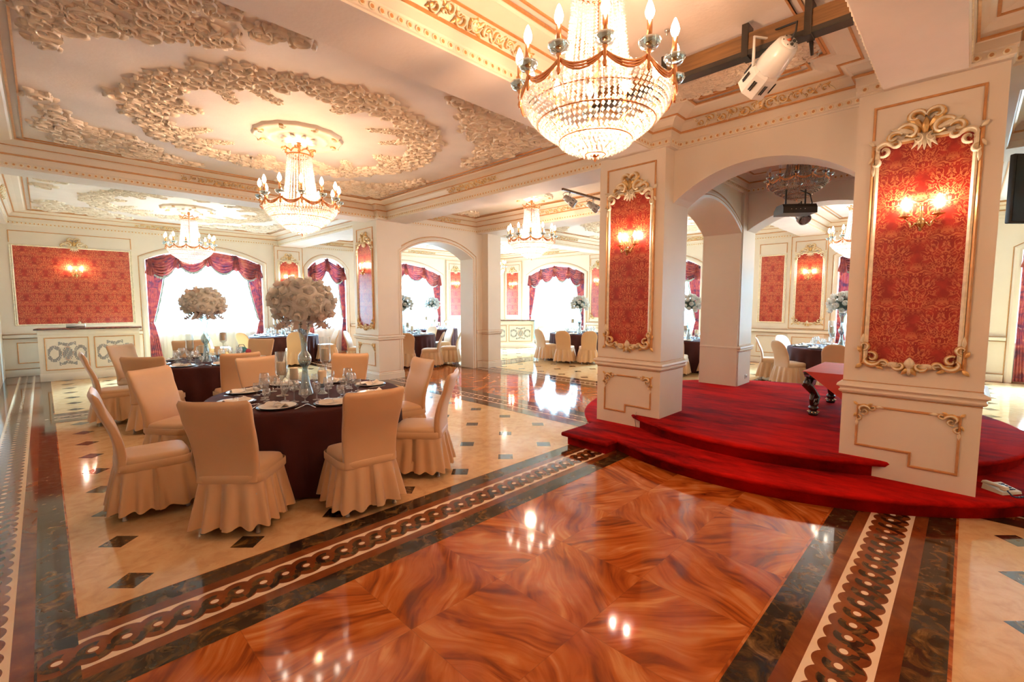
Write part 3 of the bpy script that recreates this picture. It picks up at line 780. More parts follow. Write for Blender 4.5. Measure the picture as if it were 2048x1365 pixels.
def window(wall, origin, rotz, x0, x1, zs, zc, zsill, where, nsw=3, swags=True, curtain_label=None, lit=1.0):
    """frame + pane (window_n, structure), sheer and curtain (things), daylight outside; in wall-local coords"""
    NWIN[0] += 1
    rt = Matrix.Rotation(rotz, 3, 'Z'); og = Vector(origin)
    def W(x, y, z): return og + rt @ Vector((x, y, z))
    ar = arch(x0, x1, zs, zc)
    fr = MB()
    # glazing bars and frame set back in the reveal
    inner = [(x0, zsill)] + [(x1, zsill)] + ar[::-1]
    inner = [inner[0], inner[1]] + ar[::-1][0:]
    fr.frame(inner, [(0.0, -0.22), (0.0, -0.16), (0.05, -0.16), (0.05, -0.22)], 'window_frame_paint')
    xm = (x0 + x1) / 2; nb = 2 if x1 - x0 > 1.8 else 1
    for k in range(nb):
        xx = x0 + (x1 - x0) * (k + 1) / (nb + 1); fr.box(xx - 0.025, xx + 0.025, 0.17, 0.21, zsill, zc - 0.03, 'window_frame_paint')
    root = fr.obj('window_%d' % NWIN[0], None, origin, rotz); struct(root)
    pn = MB(); pn.add([(p[0], 0.20, p[1]) for p in inner], [list(range(len(inner)))], 'window_pane'); pn.obj('pane', root)
    sl = MB(); sl.box(x0, x1, 0.14, 0.30, zsill - 0.04, zsill, 'wall_paint', 0.01); sl.obj('window_sill', root)
    # sheer curtain
    sh = MB(); n = int((x1 - x0) / 0.035); vs_ = []
    for i in range(n + 1):
        x = x0 + 0.02 + (x1 - x0 - 0.04) * i / n
        c = zs + (zc - zs) * (1 - ((x - xm) / ((x1 - x0) / 2)) ** 2) - 0.03
        yy = 0.10 + 0.018 * math.sin(i * 1.35) + 0.008 * math.sin(i * 0.37)
        vs_ += [(x, yy, c), (x, yy, 0.03)]
    sh.add(vs_, [(2 * i, 2 * i + 2, 2 * i + 3, 2 * i + 1) for i in range(n)], 'sheer_fabric', True)
    so = sh.obj('sheer_curtain', None, origin, rotz); tag(so, 'white sheer curtain, ' + where, 'curtain', 'sheer curtains in the window arches')
    # heavy curtain
    def topf(x): 
        t = max(-1, min(1, (x - xm) / ((x1 - x0) / 2))); return zs + (zc - zs) * (1 - t * t) - 0.01
    cu = thing('swagged_curtain', 'red brocade swagged curtain, ' + where, 'curtain', origin, rotz, 'red swagged curtains in the window arches')
    w_ = x1 - x0; dw = min(0.42, w_ * 0.2)
    for sg, xo in ((1, x0 + 0.015), (-1, x1 - 0.015)):
        d = MB(); f_ = MB(); drape(d, f_, xo, xo + sg * dw, xo + sg * 0.10, 1.15, topf, 0.035, sg)
        d.tube([(xo + sg * 0.02, 0.05, 1.17), (xo + sg * 0.05, -0.05, 1.13), (xo + sg * 0.10, -0.045, 1.14), (xo + sg * 0.12, 0.04, 1.17)], 0.012, 'curtain_brocade')
        dd = d.obj('side_drape', cu); f_.obj('tassel_fringe', dd)
    span = w_ / nsw; ov = 0.12 * span
    for k in range(nsw):
        s_ = MB(); f_ = MB()
        a = x0 + span * k - (ov if k else -0.02); b = x0 + span * (k + 1) + (ov if k < nsw - 1 else -0.02)
        swag(s_, a, b, topf(a), topf(b), 0.56 if nsw > 2 else 0.60, 0.0 - 0.014 * (k % 2), 7, ny=42, ph=k, fr=f_)
        so_ = s_.obj('swag', cu); f_.obj('tassel_fringe', so_)
    for k in range(nsw + 1):   # jabots between the swags
        s_ = MB(); xx = x0 + span * k; xx = min(max(xx, x0 + 0.10), x1 - 0.10)
        vs2 = []
        for j in range(7):
            for i in range(17):
                u = i / 16; vs2.append((xx + (u - 0.5) * (0.06 + 0.17 * j / 6), -0.055 - 0.022 * math.sin(u * 4 * 2 * PI), topf(xx) - (0.46 - 0.14 * abs(u - 0.5)) * j / 6))
        s_.add(vs2, [(j * 17 + i, j * 17 + i + 1, (j + 1) * 17 + i + 1, (j + 1) * 17 + i) for j in range(6) for i in range(16)], 'curtain_brocade', True)
        s_.obj('jabot', cu)
    # daylight entering from outside
    ld = bpy.data.lights.new('window_daylight', 'AREA'); ld.shape = 'RECTANGLE'; ld.size = (x1 - x0) * 1.0; ld.size_y = zc - zsill
    ld.size_y = 2.2; ld.size = (x1 - x0) + 0.8; ld.energy = WINDOW_W * lit; ld.color = (0.36, 0.70, 1.0)
    lo = bpy.data.objects.new('window_daylight', ld); COL.objects.link(lo)
    lo.location = W(xm, 4.2, 5.2)      # open sky above the line of sight through the glass
    d = rt @ Vector((0, -1, -0.62)); lo.rotation_euler = d.to_track_quat('-Z', 'Y').to_euler()

def outer_wall(name, origin, rotz, length, wins, panels, pilasters, thick=0.32, top=3.82, label=None):
    """wins: (x0,x1,zs,zc,zsill,where,nsw)"""
    m = MB(); holes = []
    for w in wins:
        ar = arch(w[0], w[1], w[2], w[3]); holes.append([(w[0], 0.0001), (w[1], 0.0001)] + ar[::-1])
    # outline dips round every opening so that the recesses reach the floor
    out = [(0, 0)]
    for w in sorted(wins): out += [(w[0], 0)] + arch(w[0], w[1], w[2], w[3]) + [(w[1], 0)]
    out += [(length, 0), (length, top), (0, top)]
    holed(m, out, [], 0.0, thick, 'wall_paint')
    for w in wins: m.box(w[0], w[1], 0.17, thick, 0, w[4], 'wall_paint')
    root = m.obj(name, None, origin, rotz, label); struct(root)
    for w in wins:
        # recess below the sill is open to the floor: architrave runs to the floor
        ar = arch(w[0], w[1], w[2], w[3]); t = MB()
        pth = [(w[0], 0.0)] + ar + [(w[1], 0.0)]
        t.frame(pth, PF_ARC, 'wall_paint', closed=False)
        t.frame(pth, [(0.118, 0), (0.122, 0.012), (0.130, 0.012), (0.134, 0)], 'gold_line', closed=False)
        t.obj('window_architrave', root)
        window(root, origin, rotz, w[0], w[1], w[2], w[3], w[4], w[5], w[6], lit=(w[7] if len(w) > 7 else 1.0))
    for (a, b) in pilasters:
        p = MB(); p.box(a, b, -0.05, 0.0, 0, 3.45, 'wall_paint', 0.006); 
        line_frame(p, rect(a + 0.012, b - 0.012, 0.99, 3.40), -0.05)
        p.obj('pilaster', root)
    # rail and base between windows
    segs = []; x = 0.0
    for w in sorted(wins): segs.append((x, w[0] - 0.13)); x = w[1] + 0.13
    segs.append((x, length)); r_ = MB()
    for a, b in segs:
        if b - a < 0.05: continue
        r_.box(a, b, -0.085, 0.0, 0.87, 0.945, 'wall_paint', 0.012); r_.box(a, b, -0.07, 0.0, 0.955, 0.962, 'gold_line'); r_.box(a, b, -0.07, 0.0, 0.852, 0.859, 'gold_line')
    r_.obj('chair_rail', root)
    b_ = MB()
    for a, b in segs:
        if b - a < 0.05: continue
        b_.box(a, b, -0.075, 0.0, 0.0, 0.16, 'wall_paint', 0.01); b_.box(a, b, -0.07, 0.0, 0.17, 0.177, 'gold_line')
    bo = b_.obj('baseboard_' + name.split('_')[1], None, origin, rotz); struct(bo)
    for p in panels:
        kw = dict(p); yy = kw.pop('y', -0.0)
        paper_panel(root, y0=yy, detail=False, **kw)
    return root
# far wall (Y = 15.2), local x = world x - X0
X0 = -0.66
def fx_(v): return v - X0
outer_wall('wall_far', (X0, 15.2, 0), 0, 12.55 - X0, [
    (fx_(1.92), fx_(4.70), 2.78, 3.12, 0.85, 'behind the second dining table on the far left wall', 4),
    (fx_(6.05), fx_(7.32), 2.76, 3.14, 0.85, 'in the narrow arch left of the archway column', 2),
    (fx_(8.05), fx_(11.33), 2.74, 3.16, 0.85, 'seen through the plain archway', 4)],
    [dict(x0=fx_(-0.40), x1=fx_(1.62), fancy=False, zt=2.95, zb=1.17),
     dict(x0=fx_(5.19), x1=fx_(5.75), y=-0.05, foot=False), dict(x0=fx_(11.76), x1=fx_(12.33), y=-0.05, fancy=False, foot=False)],
    [(fx_(5.04), fx_(5.90)), (fx_(11.56), fx_(12.5))], label='white panelled wall with arched windows at the far left')
# right hand far wall (X = 14.1), local x = 14.4 - Y
def fy_(y): return 14.35 - y
outer_wall('wall_right', (14.1, 14.35, 0), -PI / 2, 14.35 + 5.8, [
    (fy_(12.94), fy_(10.14), 2.75, 3.12, 0.85, 'behind the dining table at the far centre', 4),
    (fy_(8.2), fy_(5.85), 2.78, 3.12, 0.85, 'seen through the side arch of the pavilion', 3),
    (fy_(2.38), fy_(0.1), 2.80, 3.14, 0.85, 'right of the wall panels under the right chandelier', 3),
    (fy_(-0.72), fy_(-3.4), 2.74, 3.12, 0.85, 'at the right edge beyond the wide column', 3)],
    [dict(x0=fy_(14.17), x1=fy_(13.46), y=-0.05, fancy=False, foot=False), dict(x0=fy_(9.80), x1=fy_(9.2), y=-0.05, foot=False),
     dict(x0=fy_(4.17), x1=fy_(3.59), fancy=False, crest_on=False, foot=False), dict(x0=fy_(3.29), x1=fy_(2.70), y=-0.05)],
    [(fy_(14.3), fy_(13.3)), (fy_(9.90), fy_(9.1)), (fy_(3.44), fy_(2.60))], label='white panelled wall with arched windows on the far right')
# chamfered corner
cv = Vector((14.1 - 12.55, 14.35 - 15.2)); cl = cv.length
outer_wall('wall_corner', (12.55, 15.2, 0), math.atan2(cv.y, cv.x), cl, [(0.30, cl - 0.35, 2.72, 3.08, 0.85, 'in the narrow arch behind the far counter', 2)], [], [], label='chamfered corner of the panelled walls')
# remaining walls
m = MB(); m.box(-0.15, 0.0, 0, 21.2, 0, 3.75, 'wall_paint'); wl = m.obj('wall_left', None, (-0.66, -5.8, 0)); struct(wl)
m = MB(); m.box(0, 14.9, -0.15, 0.0, 0, 3.75, 'wall_paint'); wk = m.obj('wall_near', None, (-0.76, -5.7, 0)); struct(wk)
sconce((0.62, 15.165, 2.36), 0, 'brass sconce lit on the wide red panel above the left counter')
sconce((5.47, 15.11, 2.36), 0, 'brass sconce lit on the narrow red panel between the two far left windows')
sconce((12.05, 15.11, 2.36), 0, 'brass sconce lit on the red panel seen through the plain archway')
sconce((14.01, 13.80, 2.36), -PI / 2, 'brass sconce lit on the red panel above the far counter')
sconce((14.01, 9.50, 2.36), -PI / 2, 'brass sconce lit on the red panel just left of the platform column')
sconce((14.01, 3.00, 2.36), -PI / 2, 'brass sconce lit on the red panel seen under the pavilion arch')

# ------------------------------------------------------------------ CEILING: beams at 3.4 with coffers to 3.72
ZC = 3.72
COVE = [(0.0, 3.40), (0.0, 3.415), (0.012, 3.42), (0.012, 3.475), (0.022, 3.485), (0.022, 3.55), (0.035, 3.56)]
COVE2 = [(0.035, 3.575), (0.05, 3.60), (0.09, 3.645), (0.13, 3.66)]
COVE3 = [(0.13, 3.672), (0.20, 3.678), (0.29, 3.69), (0.31, 3.70), (0.335, 3.70)]
def rectp(x0, x1, y0, y1): return [(x0, y0), (x1, y0), (x1, y1), (x0, y1)]
coffers = {
 'A': [(-0.45, 0.60), (4.99, 0.60), (4.99, 0.77), (5.2, 0.77), (5.2, 2.46), (4.99, 2.46), (4.99, 2.69), (-0.45, 2.69)],
 'B1': [(-0.45, 3.20), (5.19, 3.20), (5.19, 8.80), (4.97, 8.80), (4.97, 8.93), (-0.45, 8.93)],
 'B2': rectp(-0.45, 5.2, 9.42, 15.18),
 'C1': rectp(5.75, 7.80, 3.50, 8.94),
 'C2': rectp(5.88, 7.75, 9.45, 15.18),
 'E': rectp(8.45, 14.08, 3.25, 8.9),
 'G': [(8.25, 9.45), (14.08, 9.45), (14.08, 14.33), (12.55, 15.18), (8.25, 15.18)],
 'H': rectp(8.50, 14.08, 0.6, 2.69),
 'D': [(-0.45, -5.6), (5.15, -5.6), (5.15, -0.13), (4.95, -0.13), (4.95, 0.10), (-0.45, 0.10)],
 'D2': rectp(5.75, 7.80, -5.6, -0.2),
 'D3': rectp(8.45, 14.08, -5.6, 0.1),
 'P': rectp(5.62, 8.06, 0.61, 2.64),
}
cm = MB()
holed_flat(cm, [(-0.7, -5.75), (14.2, -5.75), (14.2, 15.3), (-0.7, 15.3)], list(coffers.values()), 3.40, 'plaster')
cm.box(-0.7, 14.2, -5.75, 15.3, 3.82, 3.9, 'plaster')
ceil = cm.obj('ceiling'); struct(ceil)
def inset(path, d):
    n = len(path); P = [Vector(p) for p in path]; out = []
    for i in range(n):
        d1 = (P[i] - P[i - 1]).normalized(); d2 = (P[(i + 1) % n] - P[i]).normalized()
        n1 = Vector((-d1.y, d1.x)); n2 = Vector((-d2.y, d2.x)); mm = n1 + n2; mm = mm / max(0.25, mm.dot(n1))
        q = P[i] + mm * d; out.append((q.x, q.y))
    return out
def frieze_ornament(mb, c, d, nrm, L, seed):
    """gilded rinceau on the sloping frieze of the cove; c point on dentil line, d along, nrm inward"""
    r2 = random.Random(seed)
    sub = MB(); n = int(L / 0.105)
    for k in range(n):
        x = -L / 2 + (k + 0.5) * L / n; t = abs(x) / (L / 2); s = (1 - 0.45 * t)
        sg = 1 if k % 2 else -1; side = 1 if x > 0 else -1
        scroll(sub, x, sg * 0.010, 0.060 * s, R(90 - 90 * side), 0.95, sg, 0.016 * s, 0, 0.026, n=10)
        scroll(sub, x + 0.04, -sg * 0.022, 0.030 * s, R(90 + 90 * side), 0.8, -sg, 0.010 * s, 0, 0.020, n=8)
        leaf(sub, x, 0, 0.10 * s, 0.02 * s, R(90 - 90 * side + sg * 35), 0, 0.02, 'gilt'); leaf(sub, x + 0.03 * side, -0.01 * sg, 0.08, 0.014 * s, R(90 - 90 * side - sg * 50), 0, 0.02)
    leaf(sub, 0, -0.04, 0.09, 0.03, R(90), 0, 0.03)
    for k in range(3): leaf(sub, 0, 0, 0.06, 0.015, R(90 + (k - 1) * 60), 0, 0.03, 'gilt')
    d = Vector(d); nrm = Vector(nrm)
    up = (nrm * 0.60 + Vector((0, 0, 0.80))); out = (nrm * 0.80 + Vector((0, 0, -0.60)))
    base = Vector(c) + nrm * 0.075 + Vector((0, 0, 3.622))
    V = [tuple(base + d * v[0] + up * v[2] + out * (-v[1])) for v in sub.v]
    o = len(mb.v); mb.v += V
    for f, m_, s_ in zip(sub.f, sub.m, sub.sm): mb.f.append([i + o for i in f]); mb.m.append(mb.mi(sub.mats[m_])); mb.sm.append(s_)
for key, path in coffers.items():
    c_ = MB()
    c_.frame(path, COVE, 'wall_paint', plane='xy', smooth=False)
    c_.frame(path, COVE2, 'wall_paint', plane='xy'); c_.frame(path, COVE3, 'wall_paint', plane='xy')
    c_.frame(path, [(0.12, 3.66), (0.335, 3.705)], 'wall_paint', plane='xy')
    co = c_.obj('cornice', ceil)
    g_ = MB()
    g_.frame(path, [(0.033, 3.555), (0.050, 3.560), (0.050, 3.572), (0.035, 3.580)], 'gold_line', plane='xy')
    g_.frame(path, [(0.125, 3.655), (0.145, 3.658), (0.145, 3.670), (0.13, 3.675)], 'gold_line', plane='xy')
    g_.frame(path, [(0.325, 3.695), (0.345, 3.695), (0.345, 3.71), (0.325, 3.71)], 'gold_line', plane='xy')
    g_.frame(path, [(0.395, 3.705), (0.41, 3.705), (0.41, 3.72), (0.395, 3.72)], 'gold_line', plane='xy')
    g_.obj('gilt_line', co)
    s_ = MB(); ins = inset(path, 0.33); s_.add([(p[0], p[1], ZC) for p in ins], [list(range(len(ins)))[::-1]], 'plaster'); 
    s_.frame(path, [(0.325, 3.71), (0.33, ZC)], 'plaster', plane='xy'); s_.obj('coffer_panel', ceil)
    # egg moulding
    if key in ('A', 'B1', 'B2', 'C1', 'C2', 'E', 'G', 'H', 'P', 'D'):
        e_ = MB(); n = len(path)
        for i in range(n):
            a = Vector(path[i]); b = Vector(path[(i + 1) % n]); d = b - a; L = d.length; d.normalize(); nn = Vector((-d.y, d.x))
            k = int(L / 0.066)
            if key == 'D' and L > 3 and i != 0: pass
            for j in range(k):
                p = a + d * (j + 0.5) * L / k + nn * 0.013
                vs_ = []
                for (ru, rz, ou) in ((0.026, 0.024, 0.0), (0.022, 0.021, 0.008), (0.013, 0.014, 0.004)):
                    for q in range(8):
                        g = 2 * PI * q / 8; pp = p + d * ru * math.cos(g) + nn * ou; vs_.append((pp.x, pp.y, 3.447 + rz * math.sin(g)))
                fs = [(r_ * 8 + q, r_ * 8 + (q + 1) % 8, (r_ + 1) * 8 + (q + 1) % 8, (r_ + 1) * 8 + q) for r_ in range(2) for q in range(8)]
                e_.add(vs_, fs, 'cream_gilt', True); e_.add(vs_[16:], [list(range(8))], 'gold_line')
        e_.obj('egg_moulding', co)
        o_ = MB()
        for i in range(n):
            a = Vector(path[i]); b = Vector(path[(i + 1) % n]); d = b - a; L = d.length
            if L < 1.2: continue
            d.normalize(); nn = Vector((-d.y, d.x))
            frieze_ornament(o_, tuple((a + b) / 2) + (0,), (d.x, d.y, 0), (nn.x, nn.y, 0), 1.25 if L > 2.5 or key == 'A' else 0.9, i)
        o_.obj('frieze_ornament', co)

# plaster relief rings, spandrels and roses of the big coffers
def relief_blob(mb, x, y, s, r2, mat='relief_plaster', dense=1.0):
    """one rosette of the plasterwork: a spiral scroll with leaves springing from its rim"""
    a = r2.random() * 2 * PI; h = r2.choice((-1, 1))
    scroll(mb, x, y, s * 0.95, a, 1.25, h, s * 0.20, ZC, s * 0.42, (mat, mat), n=16, plane='xy')
    for k in range(5):
        g = a + k * 2 * PI / 5 + r2.uniform(-0.3, 0.3)
        leaf(mb, x + s * 0.75 * math.cos(g), y + s * 0.75 * math.sin(g), s * r2.uniform(0.7, 1.1), s * 0.24, g + h * 0.8, ZC, s * 0.40, mat, plane='xy')
def big_relief(cx, cy, hx, hy, parent, seed, dense=1.0):
    r2 = random.Random(seed); m = MB(); Rm = 1.53
    def inside_ring(x, y):
        r_ = math.hypot(x, y); a = math.atan2(y, x)
        w = 0.16 + 0.05 * math.cos(4 * a)
        return abs(r_ - Rm) < w + 0.03
    pts = []
    N = int(170 * dense)
    for k in range(N):
        a = 2 * PI * k / N; w = 0.17 + 0.05 * math.cos(8 * a)
        rr = Rm + (((k * 0.618) % 1) - 0.5) * 2 * w
        pts.append((rr * math.cos(a), rr * math.sin(a), 0.095))
    # inward cusps on the four axes and paired tendrils on the diagonals
    for q in range(4):
        a = q * PI / 2 + PI / 4 * 0
        for k in range(int(11 * dense)):
            t = k / (11 * dense); rr = Rm - 0.15 - 0.30 * t; pts.append((rr * math.cos(a) + r2.uniform(-1, 1) * 0.13 * (1 - t) * abs(math.sin(a)), rr * math.sin(a) + r2.uniform(-1, 1) * 0.13 * (1 - t) * abs(math.cos(a)), 0.075))
        for sg in (-1, 1):
            for k in range(int(9 * dense)):
                t = k / (9 * dense); a2 = a + PI / 4 + sg * (0.10 + 0.14 * t); rr = Rm - 0.17 - 0.40 * t; pts.append((rr * math.cos(a2), rr * math.sin(a2), 0.07 * (1 - 0.4 * t)))
    for (x, y, s) in pts: relief_blob(m, cx + x, cy + y, s * r2.uniform(0.8, 1.15), r2)
    m.obj('relief_wreath', parent)
    m = MB()
    for sx in (-1, 1):
        for sy in (-1, 1):
            for k in range(int(75 * dense)):
                for _ in range(30):
                    u = r2.random(); v = r2.random()
                    # triangle with a concave (ring-following) long side
                    X = hx - 0.12 - u * 1.75; Y = hy - 0.12 - v * 1.75
                    if math.hypot(X, Y) > 2.22 + 0.10 * math.sin(9 * u): break
                relief_blob(m, cx + sx * X, cy + sy * Y, 0.095 * r2.uniform(0.8, 1.25), r2)
    m.obj('relief_spandrel', parent)
    rose(cx, cy, 0.50, parent)
def rose(cx, cy, r0, parent):
    m = MB(); z = ZC; seg = 48
    prof = [(1.0, 0.0), (0.985, 0.03), (0.93, 0.05), (0.88, 0.03), (0.80, 0.022), (0.70, 0.026), (0.66, 0.045), (0.60, 0.05), (0.56, 0.03), (0.40, 0.03), (0.30, 0.05), (0.16, 0.075), (0.0, 0.08)]
    vs_ = []
    for r_, h in prof:
        for k in range(seg):
            a = 2 * PI * k / seg; q = r0 * r_ * (1 + (0.05 * math.cos(8 * a) ** 2 if r_ > 0.5 else 0)); vs_.append((cx + q * math.cos(a), cy + q * math.sin(a), z - h))
    n = len(prof); m.add(vs_, [(i * seg + k, i * seg + (k + 1) % seg, (i + 1) * seg + (k + 1) % seg, (i + 1) * seg + k) for i in range(n - 1) for k in range(seg)], 'wall_paint', True)
    for k in range(8):
        a = k * PI / 4; scroll(m, cx + 0.9 * r0 * math.cos(a), cy + 0.9 * r0 * math.sin(a), 0.11 * r0, a, 0.9, 1, 0.035 * r0, z - 0.03, 0.03, ('gilt', 'relief_plaster'), n=8, plane='xy')
        leaf(m, cx + 0.18 * r0 * math.cos(a), cy + 0.18 * r0 * math.sin(a), 0.25 * r0, 0.06 * r0, a, z - 0.05, 0.03, 'relief_plaster', 'xy')
    m.obj('ceiling_rose', parent)
CH = {'A': (2.37, 1.64), 'B1': (2.36, 6.05), 'B2': (2.37, 12.28), 'C1': (6.78, 6.15), 'E': (11.28, 6.08), 'G': (11.3, 12.1), 'H': (11.3, 1.64)}
big_relief(2.36, 6.05, 2.40, 2.42, ceil, 3)
big_relief(2.37, 12.28, 2.40, 2.46, ceil, 4, 0.8)
big_relief(11.28, 6.08, 2.40, 2.40, ceil, 5, 0.6)
big_relief(11.2, 12.1, 2.40, 2.40, ceil, 6, 0.5)
for k in ('A', 'C1', 'H'): rose(CH[k][0], CH[k][1], 0.40, ceil)
# relief bands at the end of corridor coffer A and small patches of C1
m = MB(); r2 = random.Random(11)
for k in range(120):
    u = r2.uniform(-0.62, 0.62); w = 0.16 + 0.1 * abs(u) / 0.62; relief_blob(m, 4.48 + r2.uniform(-0.17, 0.17), 1.63 + u, 0.075 * r2.uniform(0.8, 1.1), r2)
m.frame([(4.20, 0.97), (4.72, 0.97), (4.72, 2.28), (4.20, 2.28)], [(-0.02, 3.72), (-0.02, 3.70), (0.0, 3.70), (0.0, 3.72)], 'gold_line', plane='xy')
for sy in (3.9 + 0.3, 8.5 - 0.25):
    for k in range(40): relief_blob(m, 6.78 + r2.uniform(-0.5, 0.5), sy + r2.uniform(-0.15, 0.15), 0.08, r2)
m.obj('relief_panel', ceil)

# ------------------------------------------------------------------ CHANDELIERS
def make_chandelier():
    t = thing('chandelier', '', 'chandelier')      # origin at ceiling rose (z=0), hangs down
    ZR = -0.80   # ring level
    m = MB()
    m.lathe([(0.0, 0.0), (0.075, -0.005), (0.07, -0.03), (0.03, -0.045), (0.018, -0.06), (0.03, -0.075), (0.022, -0.10), (0.012, -0.12), (0.02, -0.15), (0.0, -0.16)], 'pink_gold', 16)
    m.tube([(0, 0, -0.1), (0, 0, ZR - 0.02)], 0.012, 'pink_gold'); m.obj('stem', t)
    c = MB()   # crown
    for k in range(8):
        a0 = 2 * PI * k / 8; pts = []
        for j in range(9):
            a = a0 + 2 * PI / 8 * j / 8; pts.append((0.155 * math.cos(a), 0.155 * math.sin(a), -0.19 + 0.04 * abs(math.cos(PI * j / 8)) ** 0.7))
        c.tube(pts, 0.010, 'pink_gold', 5)
        scroll(c, 0, 0, 0.0001, 0, 0.1, 1, 0.0001, n=2) if False else None
        c.tube([(0.155 * math.cos(a0), 0.155 * math.sin(a0), -0.15), (0.18 * math.cos(a0), 0.18 * math.sin(a0), -0.13), (0.19 * math.cos(a0), 0.19 * math.sin(a0), -0.15)], 0.008, 'pink_gold', 5)
    c.lathe([(0.140, -0.20), (0.150, -0.20), (0.150, -0.22), (0.140, -0.22)], 'pink_gold', 24, cap=False); c.obj('crown', t)
    def bead(mb, x, y, z, r, rng):
        mb.ball((x, y, z), r, 'crystal_bead', 1, (1, 1, 1.05), False)
    # octahedral beads are cheap and sparkle
    def octa(mb, x, y, z, r):
        mb.add([(x + r, y, z), (x - r, y, z), (x, y + r, z), (x, y - r, z), (x, y, z + r * 1.1), (x, y, z - r * 1.1),
                ], [(0, 2, 4), (2, 1, 4), (1, 3, 4), (3, 0, 4), (2, 0, 5), (1, 2, 5), (3, 1, 5), (0, 3, 5)], 'crystal_bead')
    rng = random.Random(5)
    b = MB(); n = 30; rows = 30
    for k in range(n):
        a = 2 * PI * k / n
        for j in range(rows):
            u = j / (rows - 1); z = -0.22 + (ZR + 0.03 + 0.22) * u; r_ = 0.140 + 0.055 * u + 0.05 * u ** 6
            r_ = 0.140 + 0.06 * u ** 1.3
            octa(b, r_ * math.cos(a), r_ * math.sin(a), z, 0.0115)
    b.obj('bead_column', t)
    b = MB()
    def bowlr(u):  # u 0..1 from ring to tip
        return None
    prof = []
    for i in range(13):
        u = i / 12; prof.append((0.43 - 0.225 * u ** 1.9, ZR - 0.02 - 0.255 * u))
    pb = []
    for i in range(6):
        u = (i + 1) / 6; pb.append((0.215 - 0.175 * u ** 1.6, ZR - 0.275 - 0.085 * u - 0.0 * u))
    for ri, (r_, z) in enumerate(prof + pb):
        kk = max(10, int(2 * PI * r_ / 0.030))
        for k in range(kk):
            a = 2 * PI * (k + 0.5 * (ri % 2)) / kk
            octa(b, r_ * math.cos(a), r_ * math.sin(a), z, 0.0128)
    b.obj('bead_bowl', t)
    # hanging inner beads and gold wires
    w = MB()
    for (r_, z) in ((0.405, ZR - 0.10), (0.345, ZR - 0.18), (0.215, ZR - 0.278), (0.06, ZR - 0.355)):
        w.tube([(r_ * math.cos(2 * PI * k / 32), r_ * math.sin(2 * PI * k / 32), z) for k in range(32)], 0.004, 'pink_gold', 4, closed=True)
    w.lathe([(0.0, ZR - 0.40), (0.010, ZR - 0.385), (0.005, ZR - 0.375), (0.014, ZR - 0.365), (0.035, ZR - 0.358)], 'pink_gold', 10)
    for k in range(12):
        a = 2 * PI * k / 12
        pts = [(r_ * 0.985 * math.cos(a), r_ * 0.985 * math.sin(a), z) for r_, z in prof[::3] + pb[::2]]
        w.tube(pts, 0.0022, 'pink_gold', 4)
    w.obj('wire_frame', t)
    # scalloped ring
    g = MB(); N = 12
    for k in range(N):
        a0 = 2 * PI * k / N
        for q in range(3):
            pts = []
            for j in range(9):
                a = a0 + 2 * PI / N * j / 8; sag = 4 * (j / 8) * (1 - j / 8)
                pts.append(((0.445 + 0.008 * sag) * math.cos(a), (0.445 + 0.008 * sag) * math.sin(a), ZR + 0.012 - 0.050 * sag - q * 0.011 * (0.3 + sag)))
            g.tube(pts, 0.0062, 'pink_gold', 5)
    g.obj('scalloped_ring', t)
    for k in range(N):
        a = 2 * PI * k / N; x, y = 0.452 * math.cos(a), 0.452 * math.sin(a)
        h = MB()
        h.lathe([(0.006, ZR - 0.07), (0.012, ZR - 0.05), (0.006, ZR - 0.03), (0.012, ZR - 0.01), (0.006, ZR + 0.01), (0.014, ZR + 0.025), (0.016, ZR + 0.033)], 'pink_gold', 8, (x, y, 0))
        h.lathe([(0.015, ZR + 0.060), (0.014, ZR + 0.175)], 'pink_gold', 8, (x, y, 0))
        ho = h.obj('candle_arm', t)
        d = MB(); d.lathe([(0.012, ZR + 0.030), (0.040, ZR + 0.038), (0.056, ZR + 0.062), (0.058, ZR + 0.076), (0.034, ZR + 0.055), (0.014, ZR + 0.085)], 'thick_glass', 10, (x, y, 0), cap=False); d.obj('glass_cup', ho)
        e = MB(); e.lathe([(0.011, ZR + 0.175), (0.021, ZR + 0.195), (0.024, ZR + 0.213), (0.018, ZR + 0.238), (0.007, ZR + 0.266), (0.0, ZR + 0.275)], 'bulb_glow', 10, (x, y, 0)); e.obj('bulb', ho)
    return t
CHN = Once(make_chandelier())
def chandelier(key, label, lit=True, loc=None, scale=None, power=1.0, col=WARM):
    x, y = CH[key] if loc is None else loc[:2]
    z = ZC - 0.03 if loc is None else loc[2]
    o = CHN.put((x, y, z), 0.17, label, 'crystal chandeliers with candle bulbs', scale)
    if lit:
        for dz, p, rad in ((-0.92, 1.0, 0.09), (-0.55, 0.35, 0.05)):
            ld = bpy.data.lights.new('chandelier_light', 'POINT'); ld.energy = CHAND_W * power * p; ld.color = col; ld.shadow_soft_size = rad
            lo = bpy.data.objects.new('chandelier_light', ld); COL.objects.link(lo); lo.location = (x, y, z + dz)
    return o
chandelier('A', 'nearest and largest-looking lit crystal chandelier hanging over the orange marble aisle')
chandelier('B1', 'lit crystal chandelier over the front dining table')
chandelier('B2', 'lit crystal chandelier in front of the far left window', power=0.32, col=PALE)
chandelier('C1', 'lit crystal chandelier left of the platform column, over the cross aisle', power=0.8, col=(1.0, 0.66, 0.44))
chandelier('H', 'lit crystal chandelier at right, seen under the pavilion arch', power=0.6, col=PALE)
chandelier('E', 'lit crystal chandelier hidden behind the platform column', power=0.5, col=PALE)
chandelier('G', 'lit crystal chandelier over the far corner of the hall', power=0.4, col=PALE)
pv = chandelier('A', 'unlit crystal chandelier with grey bulbs inside the platform pavilion', lit=False, loc=(6.84, 1.64, ZC - 0.0), scale=(0.76, 0.76, 0.645))
